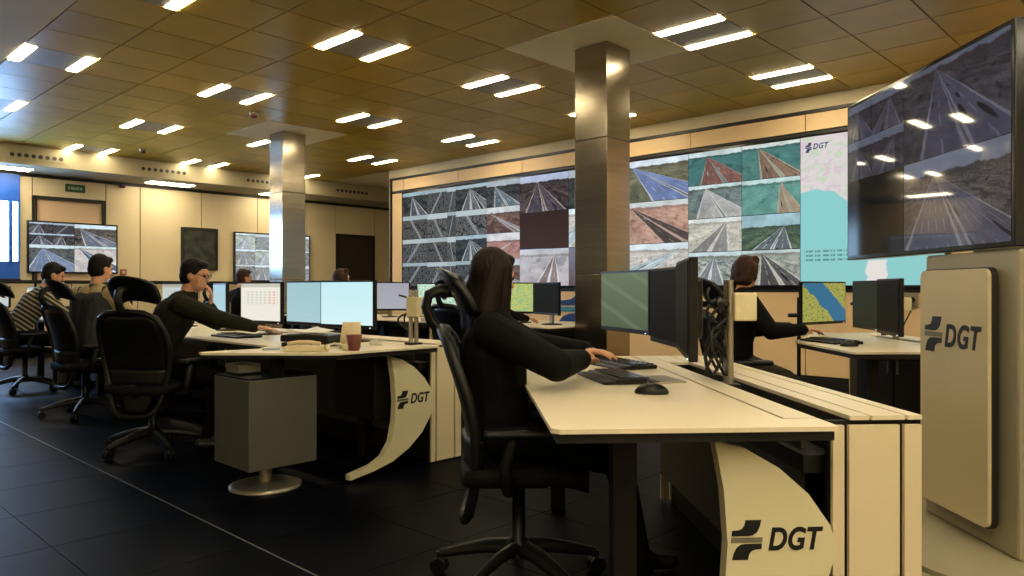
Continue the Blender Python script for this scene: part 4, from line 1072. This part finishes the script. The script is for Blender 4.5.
# ------------------------------------------------------------------ people
def ik(a, b, l1, l2, pole):
    """Middle joint of a two-bone chain from a to b, bent towards pole; b is pulled in when out of reach."""
    d = b - a; L = d.length
    if L > (l1 + l2) * .995: b = a + d * ((l1 + l2) * .995 / L); d = b - a; L = d.length
    x = (l1 * l1 - l2 * l2 + L * L) / (2 * L); h = math.sqrt(max(0, l1 * l1 - x * x))
    n = d.normalized(); p = pole - n * pole.dot(n)
    p = p.normalized() if p.length > 1e-5 else n.orthogonal().normalized()
    return a + n * x + p * h, b
class Body:
    def __init__(s): s.p = []
    def cap(s, a, b, r0, r1, tag_): s.p.append(('c', Vector(a), Vector(b), r0, r1, tag_))
    def ell(s, c, r, rot, tag_): s.p.append(('e', Vector(c), Vector(r), rot, 0, tag_))
    def surface(s, name, voxel, smooth, mats, parent):
        mb = MB()
        for k, a, b, r0, r1, t in s.p:
            if k == 'c':
                nu = 12 if max(r0, r1) > .02 else 8
                mb.ell(a, (r0,) * 3, None, nu, 8); mb.ell(b, (r1,) * 3, None, nu, 8)
                d = b - a
                if d.length > 1e-4:
                    mb.cyl(a, b, r0, r1, nu)
            else: mb.ell(a, b, r0, 20, 14)
        me = bpy.data.meshes.new('tmp'); me.from_pydata(mb.v, [], mb.f)
        ob = bpy.data.objects.new('tmp', me); col.objects.link(ob)
        m = ob.modifiers.new('r', 'REMESH'); m.mode = 'VOXEL'; m.voxel_size = voxel
        m2 = ob.modifiers.new('s', 'SMOOTH'); m2.factor = .5; m2.iterations = smooth
        dg = bpy.context.evaluated_depsgraph_get(); dg.update()
        out = bpy.data.meshes.new_from_object(ob.evaluated_get(dg))
        bpy.data.objects.remove(ob); bpy.data.meshes.remove(me)
        out.name = name; out.materials.clear()
        tags = list(mats)
        for t in tags: out.materials.append(M[mats[t]])
        n = len(out.polygons); cen = np.zeros(n * 3); out.polygons.foreach_get('center', cen); cen = cen.reshape(-1, 3)
        best = np.full(n, 1e9); idx = np.zeros(n, dtype=np.int32)
        for k, a, b, r0, r1, t in s.p:
            if k == 'c':
                A, B = np.array(a), np.array(b); d = B - A; L = max(1e-9, d @ d)
                u = np.clip(((cen - A) @ d) / L, 0, 1)
                dist = np.linalg.norm(cen - (A + u[:, None] * d), axis=1) - (r0 + (r1 - r0) * u)
            else:
                Rm = np.array(r0 if r0 else Matrix.Identity(3)); q_ = (cen - np.array(a)) @ Rm / np.array(b)
                dist = (np.linalg.norm(q_, axis=1) - 1) * min(b)
            w = dist < best; best[w] = dist[w]; idx[w] = tags.index(t)
        out.polygons.foreach_set('material_index', idx); out.polygons.foreach_set('use_smooth', [True] * n); out.update()
        o = bpy.data.objects.new(name, out); col.objects.link(o); o.parent = parent
        return o
def hand(B, w, d, n, k, curl, spread_sign, thumb_side, t='skin'):
    """w wrist, d fingers' direction, n out of the back of the hand, thumb on side thumb_side of d x n."""
    d = d.normalized(); n = (n - d * n.dot(d)).normalized(); s = d.cross(n).normalized() * thumb_side
    lens = [(.040, .026, .020), (.045, .030, .022), (.041, .028, .021), (.032, .021, .018)]
    for i, L in enumerate(lens):
        off = (.030 - .020 * i) * k
        kn = w + d * (.088 - .005 * abs(i - 1)) * k + s * off
        B.cap(w + s * off * .6 + d * .012, kn, .0135 * k, .0120 * k, t)
        p = kn; ang = curl * .5; r = .0098
        for L_ in L:
            q_ = p + (d * math.cos(ang) - n * math.sin(ang) + s * (.10 - .07 * i)).normalized() * L_ * k
            B.cap(p, q_, r * k, (r - .0008) * k, t); p = q_; ang += curl * .6; r -= .0008
    b0 = w + d * .025 * k + s * .026 * k; b1 = b0 + (d * .6 + s * .75 - n * .2).normalized() * .042 * k; b2 = b1 + (d * .95 + s * .25 - n * .15).normalized() * .032 * k
    B.cap(b0, b1, .014 * k, .0115 * k, t); B.cap(b1, b2, .011 * k, .0095 * k, t)
def person(label, x, y, deg, k=1.0, hipz=.60, lean=10, lean2=18, side=0.0, twist=0.0, head=(0, 0), hands=None, feet=None, mats=None, hair='short', hair_mat='hair_dark',
           split_top=False, glasses=False, shift=(0, 0), cuff=False, elbow_out=.6, bulk=1.0, arm=1.0, poles=None, voxel=.0075, hand_pose=None):
    o = empty('person', (x, y, 0), math.radians(deg))
    B = Body(); V = Vector
    hip = V((shift[0], shift[1], hipz))
    l1, l2 = math.radians(lean), math.radians(lean2)
    T1 = V((math.sin(l1), side, math.cos(l1))).normalized(); T2 = V((math.sin(l2), side * .8, math.cos(l2))).normalized()
    tw = Matrix.Rotation(math.radians(twist), 3, 'Z'); lat = tw @ V((0, 1, 0)); fwd = tw @ V((1, 0, 0))
    waist = hip + T1 * .16 * k; chest = waist + T2 * .20 * k; neck = chest + T2 * .15 * k
    kb_ = k; k_t = k * bulk
    up = 'top'; yoke = 'yoke' if split_top else 'top'
    B.cap(hip + V((0, .085 * k, -.01)), hip + V((0, -.085 * k, -.01)), .105 * k, .105 * k, 'legs')
    for s in (-1, 1):
        B.cap(hip + V((0, s * .055 * k, .03)), waist + lat * s * .05 * k, .105 * k_t, .100 * k_t, 'low' if split_top else up)
        B.cap(waist + lat * s * .05 * k, chest + lat * s * .065 * k, .100 * k_t, .112 * k_t, 'low' if split_top else up)
        B.cap(chest + lat * s * .065 * k, neck + lat * s * .055 * k - T2 * .055 * k, .110 * k_t, .080 * k_t, up)
        B.cap(neck - T2 * .015 * k, neck + lat * s * .145 * k - T2 * .045 * k, .056 * k, .060 * k, yoke)
    B.cap(neck - T2 * .01 * k, neck + T2 * .018 * k + fwd * .01, .066 * k, .060 * k, yoke)
    hy, hp = math.radians(head[0]), math.radians(head[1])
    HR = Matrix.Rotation(math.radians(twist) + hy, 3, 'Z') @ Matrix.Rotation(hp, 3, 'Y')       # head frame: +x face, +z crown; positive pitch looks down
    nd = (T2 * .8 + V((0, 0, 1)) * .6).normalized()
    hc = neck + nd * .155 * k + HR @ V((.02, 0, .02)) * k
    B.cap(neck, hc - HR @ V((.015, 0, .03)) * k, .052 * k, .052 * k, 'skin')
    h3 = lambda v: hc + HR @ (V(v) * k)
    B.ell(h3((0, 0, .015)), V((.094, .073, .106)) * k, HR, 'skin')
    B.ell(h3((.030, 0, -.055)), V((.062, .055, .066)) * k, HR, 'skin')
    B.ell(h3((.058, 0, -.092)), V((.024, .026, .018)) * k, HR, 'skin')                        # chin
    B.cap(h3((.088, 0, .012)), h3((.108, 0, -.026)), .009 * k, .013 * k, 'skin')              # nose
    B.cap(h3((.080, .034, .030)), h3((.080, -.034, .030)), .014 * k, .014 * k, 'skin')         # brow
    B.cap(h3((.086, .014, -.062)), h3((.086, -.014, -.062)), .009 * k, .009 * k, 'skin')       # mouth
    for s in (-1, 1):
        B.ell(h3((-.004, s * .076, -.008)), V((.020, .009, .030)) * k, HR, 'skin')
        B.cap(h3((.066, s * .036, -.020)), h3((.050, s * .048, -.03)), .016 * k, .018 * k, 'skin')
    # arms
    hands = hands or {1: (.34, .16, .82), -1: (.34, -.16, .82)}
    wr = {}
    for s in (1, -1):
        sh = neck + lat * s * .175 * k - T2 * .055 * k
        if s not in hands: continue
        tgt = V(hands[s])
        el, w = ik(sh, tgt, .285 * k * arm, .255 * k * arm, V((poles or {}).get(s, (-.25, s * elbow_out, -.45))))
        B.cap(sh, el, .062 * k_t, .050 * k_t, up if not split_top else 'top'); B.cap(el, w, .050 * k_t, .034 * k_t, up)
        d = (w - el).normalized(); n = V((0, 0, 1))
        hp_ = (hand_pose or {}).get(s, {})
        dd_ = V(hp_['d']) if 'd' in hp_ else V((d.x, d.y, min(d.z, -.05) * .5))
        nn_ = V(hp_['n']) if 'n' in hp_ else n
        hand(B, w + dd_.normalized() * .01, dd_, nn_, k, hp_.get('curl', .45), 1, hp_.get('thumb', s * 1.0))
        wr[s] = w
    feet = feet or {1: (.47, .13, 0), -1: (.50, -.13, 0)}
    for s in (1, -1):
        hj = hip + V((.02, s * .09 * k, -.01)); an = V(feet[s]) + V((0, 0, .085))
        lk = max(k, .98); kn, an = ik(hj, an, .43 * lk, .41 * lk, V((1, s * .1, .8)))
        B.cap(hj, kn, .088 * k, .062 * k, 'legs'); B.cap(kn, an, .060 * k, .042 * k, 'legs')
        to_ = V((an.x + .16 * k, an.y + s * .02, .034)); B.cap(V((an.x - .03, an.y, .045)), to_, .042 * k, .033 * k, 'shoe')
        B.cap(an - V((0, 0, .01)), V((an.x + .04, an.y, .05)), .044 * k, .042 * k, 'shoe')
    mm = dict(skin='skin', top='coat_black', yoke='coat_black', legs='trousers', shoe='shoe'); mm.update(mats or {})
    B.surface('body', voxel, 3, mm, o)
    # hair
    Hh = Body(); t = 'h'
    Hh.ell(h3((-.014, 0, .036)), V((.097, .081, .100)) * k * (1.08 if hair == 'long' else 1), HR, t)
    Hh.ell(h3((-.034, 0, -.005)), V((.074, .078, .086)) * k, HR, t)
    Hh.ell(h3((.052, 0, .088)), V((.046, .062, .032)) * k, HR, t)
    if hair == 'long':
        for s in (-1, 0, 1):
            Hh.cap(h3((-.03, s * .045, .03)), h3((-.055, s * .055, -.16)), .060 * k, .062 * k, t)
            Hh.cap(h3((-.055, s * .055, -.16)), h3((-.055 - .0, s * .060, -.30)), .060 * k, .042 * k, t)
        for s in (-1, 1):
            Hh.cap(h3((.022, s * .068, .05)), h3((.022, s * .074, -.10)), .030 * k, .032 * k, t)
            Hh.cap(h3((.022, s * .074, -.10)), h3((.045, s * .085, -.27)), .032 * k, .016 * k, t)
    if hair == 'bob':
        for s in (-1, 0, 1): Hh.cap(h3((-.03, s * .045, .03)), h3((-.045, s * .05, -.065)), .062 * k, .052 * k, t)
        for s in (-1, 1): Hh.cap(h3((.015, s * .066, .05)), h3((.015, s * .072, -.05)), .030 * k, .022 * k, t)
        Hh.cap(h3((.03, .05, .10)), h3((.03, -.05, .10)), .034 * k, .034 * k, t)
    ho = Hh.surface('hair', .008, 2, dict(h=hair_mat), o)
    for s in (-1, 1):
        MB().ell((0, 0, 0), (.011 * k,) * 3, None, 12, 8).build('eye', 'eye', o, h3((.082, s * .031, .008)))
    mo = MB().ell((0, 0, 0), (.006 * k, .022 * k, .007 * k), HR, 12, 8).build('mouth', 'lips', o, h3((.094, 0, -.062)))
    if glasses:
        for s in (-1, 1):
            ring = [h3((.103, s * (.034 + .023 * math.cos(q_)) , .008 + .019 * math.sin(q_))) for q_ in [2 * math.pi * i / 16 for i in range(16)]]
            MB().tube(ring, .0022, 6, closed=True).build('glasses_rim', 'black_trim', o)
            MB().tube([h3((.100, s * .056, .012)), h3((.05, s * .079, .014)), h3((-.01, s * .082, .012))], .0022, 6).build('glasses_temple', 'black_trim', o)
        MB().tube([h3((.104, .011, .012)), h3((.104, -.011, .012))], .0022, 6).build('glasses_bridge', 'black_trim', o)
    return tag(o, label, 'person', 'people at the desks')

# the long-haired woman at the front desk
person('woman with long brown hair in a black coat, typing at the front desk', .04, 2.76, 0, .825, .575, -4, -5, shift=(-.085, .02), head=(34, 6), bulk=1.36, arm=1.22,
       hands={-1: (.215, -.03, .838), 1: (.25, .22, .85)}, poles={-1: (.15, -1.0, -.22), 1: (-.1, 1.0, -.2)}, hair='long', hair_mat='hair_brown', feet={1: (.45, .12, 0), -1: (.43, -.12, 0)}, elbow_out=.35, voxel=.007,
       hand_pose={-1: dict(curl=.35), 1: dict(curl=.35)})
# the man with glasses, hand at his chin
person('man in a dark green jacket and glasses, hand at his mouth, leaning on the desk', -2.36, 5.06, 22, .92, .605, 14, 28, shift=(-.06, .0), head=(-20, 8), bulk=1.3,
       hands={-1: (.62, -.30, .82), 1: (.285, -.02, .965)}, poles={1: (.55, .5, -.5)}, mats=dict(top='coat_green', yoke='coat_green'), glasses=True, feet={1: (.30, .14, 0), -1: (.26, -.12, 0)},
       hand_pose={1: dict(d=(.15, -.1, 1), n=(1, 0, 0), curl=.9), -1: dict(curl=.3)})
person('man with short dark hair in a cream and black jacket', -3.68, 6.44, 74, 1.0, .60, 6, 14, shift=(.0, 0), head=(-8, 8), bulk=1.18, split_top=True,
       mats=dict(top='jacket_cream', yoke='jacket_yoke', low='jacket_yoke', legs='trousers'), hands={1: (.40, .16, .85), -1: (.40, -.18, .85)})
person('man in a dark and pale striped sweater at the far left desk', -5.24, 7.99, VDEG - 8, 1.06, .60, 16, 33, bulk=1.12, shift=(-.06, 0), head=(0, 18),
       mats=dict(top='stripes', yoke='stripes', legs='trousers'), hands={1: (.54, .14, .88), -1: (.54, -.16, .88)})
person('red-haired woman in a black coat seen from behind the front desk monitors', 1.55, 5.12, 0, .88, .615, 4, 10, bulk=1.3, shift=(-.03, 0), head=(30, 8), hair='bob', hair_mat='hair_red',
       mats=dict(legs='trousers_olive', shoe='shoe_tan'), hands={-1: (.36, -.22, .825), 1: (.36, .02, .825)}, feet={1: (.50, .14, 0), -1: (.55, -.12, 0)}, elbow_out=.35)
q = R(-4.95, 4.62)
person('person in black reaching to a back row keyboard, mostly hidden by the long-haired woman', q.x, q.y, VDEG, .92, .60, 8, 16, hands={-1: (.50, -.28, .815), 1: (.46, .14, .815)}, hair='short')
q = R(-7.28, 4.62)
person('reddish head of a person peeking over the bright monitors', q.x, q.y, VDEG, .93, .60, 14, 24, hair='bob', hair_mat='hair_red')
q = R(-9.42, 4.55)
person('dark reddish head of a person peeking over the monitors, left of the far steel column', q.x, q.y, VDEG, .96, .60, 10, 20, hair='short', hair_mat='hair_red')

# ------------------------------------------------------------------ things on the desks
def keyboard(label, c, rz, w=.44, d=.15, split=False):
    o = empty('keyboard', (c[0], c[1], DZ), rz)
    box('keyboard_body', 'black_plastic', o, (0, 0, .010), (w, d, .018), 0, .005)
    kb = MB()
    for i in range(13):
        for j in range(4): kb.box((-w / 2 + .025 + i * (w - .05) / 12, -d / 2 + .035 + j * .028, .0215), (.022, .021, .006))
    tag(kb.build('keys', 'black_gloss', o), kind='stuff')
    box('wrist_rest', 'black_plastic', o, (0, -d / 2 - .022, .007), (w * .96, .05, .013), 0, .005)
    return tag(o, label, 'keyboard', 'black keyboards')
keyboard('long black keyboard on the front desk, farther from the camera', (.47, 3.42), math.radians(-68), .50, .14)
keyboard('black keyboard under the long-haired woman\'s hand', (.40, 2.86), math.radians(-78), .34, .12)
keyboard('black keyboard on the desk behind the totem', (2.07, 4.80), math.radians(-80), .40, .15)
keyboard('black keyboard in front of the man with glasses', R(-5.1, 2.53), ROW - math.pi / 2, .42, .14)
def mouse(label, c, rz, m='black_plastic', name='computer_mouse'):
    o = empty(name, (c[0], c[1], DZ), rz)
    b = MB(); b.ell((0, 0, .004), (.056, .033, .032), None, 20, 12)
    b.v = [(x, y, max(z, .001)) for x, y, z in b.v]
    b.build('mouse_shell', m, o)
    MB().cyl((.026, -.004, .028), (.026, .004, .028), .008, n=12).build('scroll_wheel', 'steel_dull', o)
    return tag(o, label, 'mouse', 'computer mice')
mouse('black computer mouse on the front desk', (.462, 2.465), math.radians(-10))
mouse('black computer mouse on the desk behind the totem', (2.02, 4.46), math.radians(5))
mouse('white computer mouse beside the short steel post', on_row(376, 2.74), THETA, 'white_plastic')
nt_ = empty('drawing_tablet', (.56, 2.83, DZ), math.radians(-78))
box('tablet_body', 'steel_dull', nt_, (0, 0, .003), (.20, .13, .006), 0, .002)
box('tablet_strip', 'black_plastic', nt_, (0, -.055, .0065), (.20, .03, .003))
tag(nt_, 'flat grey tablet lying beside the mouse on the front desk', 'tablet')
# clutter on the pedestal desk
def onz(px, py, z=DZ): d = F_PX * (CAM_H - z) / (py - 288); return ((px - 512) / F_PX * d, d)
c = onz(313, 345.5); bt = empty('document_tray', (c[0], c[1], DZ), THETA + math.radians(30))
box('tray_base', 'dark', bt, (0, 0, .012), (.30, .22, .024), 0, .003)
box('tray_lid', 'black_plastic', bt, (0, 0, .048), (.31, .23, .040), 0, .006)
tag(bt, 'flat black document tray on the pedestal desk under loose papers', 'tray')
for i, (dx_, dy_, r_, w_, l_, lab) in enumerate(((-.05, .02, 20, .21, .29, 'lower'), (-.02, .0, 38, .20, .27, 'upper'))):
    v = Vector((c[0] + dx_, c[1] + dy_, DZ + .078 + i * .009))
    rows = [[(w_ * (a / 6 - .5), l_ * (b / 6 - .5), .010 * math.sin(a * 1.1 + i) * (a / 6) + .008 * (b / 6) ** 2) for b in range(7)] for a in range(7)]
    po = MB().grid(rows, (0, 0, .0015)).build('paper_sheet', 'paper', None, v, math.radians(r_))
    tag(po, f'{lab} loose white paper on the black document tray', 'paper', 'loose papers')
c = onz(305, 351); kc = empty('desk_phone', (c[0], c[1], DZ), math.radians(3))
box('phone_body', 'cream_box', kc, (0, 0, .016), (.20, .10, .032), 0, .006)
MB().tube([(-.09, -.02, .040), (-.03, -.02, .050), (.03, -.02, .050), (.09, -.02, .040)], .012, 10).build('handset', 'card', kc)
box('phone_display', 'dark', kc, (.05, .025, .033), (.05, .03, .003))
tag(kc, 'low cream desk phone in front of the black document tray', 'phone')
c = onz(354, 350.5); rc = empty('red_cup', (c[0], c[1], DZ), 0)
MB().lathe([(.030, 0), (.046, .088), (.042, .088), (.028, .01)], 6).build('cup_wall', 'redbrown', rc)
tag(rc, 'dark red tapered cup at the desk edge in front of a cream card', 'cup')
c = onz(350, 348.2); cc = empty('card_stand', (c[0], c[1], DZ), math.radians(12))
rows = [[(-.062 + .02 * t, -.03 + .05 * t, .15 * t), (.062, -.02 + .05 * t, .15 * t)] for t in (0, .5, 1)]
MB().grid(rows, (0, .004, 0)).build('card_front', 'card', cc)
rows = [[(-.042 - .02 * t + .02, .02 + .05 * t, .15 - .15 * t), (.062, .03 + .05 * t, .15 - .15 * t)] for t in (0, .5, 1)]
MB().grid(rows, (0, .004, 0)).build('card_rear', 'paper', cc)
tag(cc, 'folded cream card standing behind the dark red cup', 'card')
c = onz(336, 351); gl = empty('headset', (c[0], c[1], DZ), .4)
MB().tube([(-.05, 0, .014), (-.04, .03, .03), (0, .045, .04), (.04, .03, .03), (.05, 0, .014)], .007, 8).build('headband', 'white_plastic', gl)
for s in (-1, 1): MB().ell((s * .05, -.005, .020), (.018, .026, .019), None, 14, 8).build('ear_pad', 'cream_box', gl)
tag(gl, 'small cream headset beside the dark red cup', 'headset')
c = onz(271, 349.6); gp = empty('leaf_reflection', (c[0], c[1], DZ), math.radians(20))  # pale blue plate with a white edge, painted as a reflection on the leaf
box('reflection_plate', M['leaf_sheen'] if 'leaf_sheen' in M else mat('reflection_blue', (.30, .42, .52), .12), gp, (0, 0, .004), (.10, .07, .007), 0, .002)
box('reflection_edge', 'white_plastic', gp, (-.047, 0, .009), (.006, .068, .004))
tag(gp, 'small pale blue plate standing in for a reflection on the desk leaf over the pedestal', 'reflection')
# back row clutter
c = on_row(433, 5.10); hs = empty('desk_phone', (c[0], c[1], DZ), ROW)
box('phone_body', 'cream_box', hs, (0, 0, .02), (.20, .17, .04), 0, .01)
MB().tube([(-.08, .05, .055), (-.03, .05, .065), (.04, .05, .065), (.09, .05, .055)], .016, 10).build('handset', 'card', hs)
tag(hs, 'cream desk phone on the back row under the pale green map', 'phone')
# thin stand left of the harbour map, wall socket box
c = (2.42, 6.28); st = empty('microphone_stand', (c[0], c[1], 0), 0)
MB().lathe([(.11, 0), (.11, .012), (.03, .02)], 20).build('stand_foot', 'black_plastic', st)
MB().cyl((0, 0, .015), (0, 0, 1.02), .016, n=12).build('stand_pole', 'black_plastic', st)
MB().cyl((-.09, 0, .87), (0, 0, .87), .018, n=10).build('stand_knob', 'black_plastic', st)
tag(st, 'thin black floor stand left of the harbour map monitor', 'stand')
wsx = empty('socket_box', R(-2.32, bw - .022, .98), THETA)
box('socket_plate', 'steel_dull', wsx, (0, -.02, 0), (.20, .04, .14), 0, .004)
for s in (-1, 1): MB().cyl((s * .05, -.04, 0), (s * .05, -.05, 0), .028, n=14).build('socket', 'black_plastic', wsx)
MB().tube([(.05, -.05, 0), (.06, -.10, -.10), (.0, -.09, -.22), (-.06, -.06, -.35), (-.05, -.03, -.6)], .008, 6).build('cable', 'cable', wsx)
tag(wsx, 'small wall socket box with hanging cable under the video wall, beside the totem', 'socket')
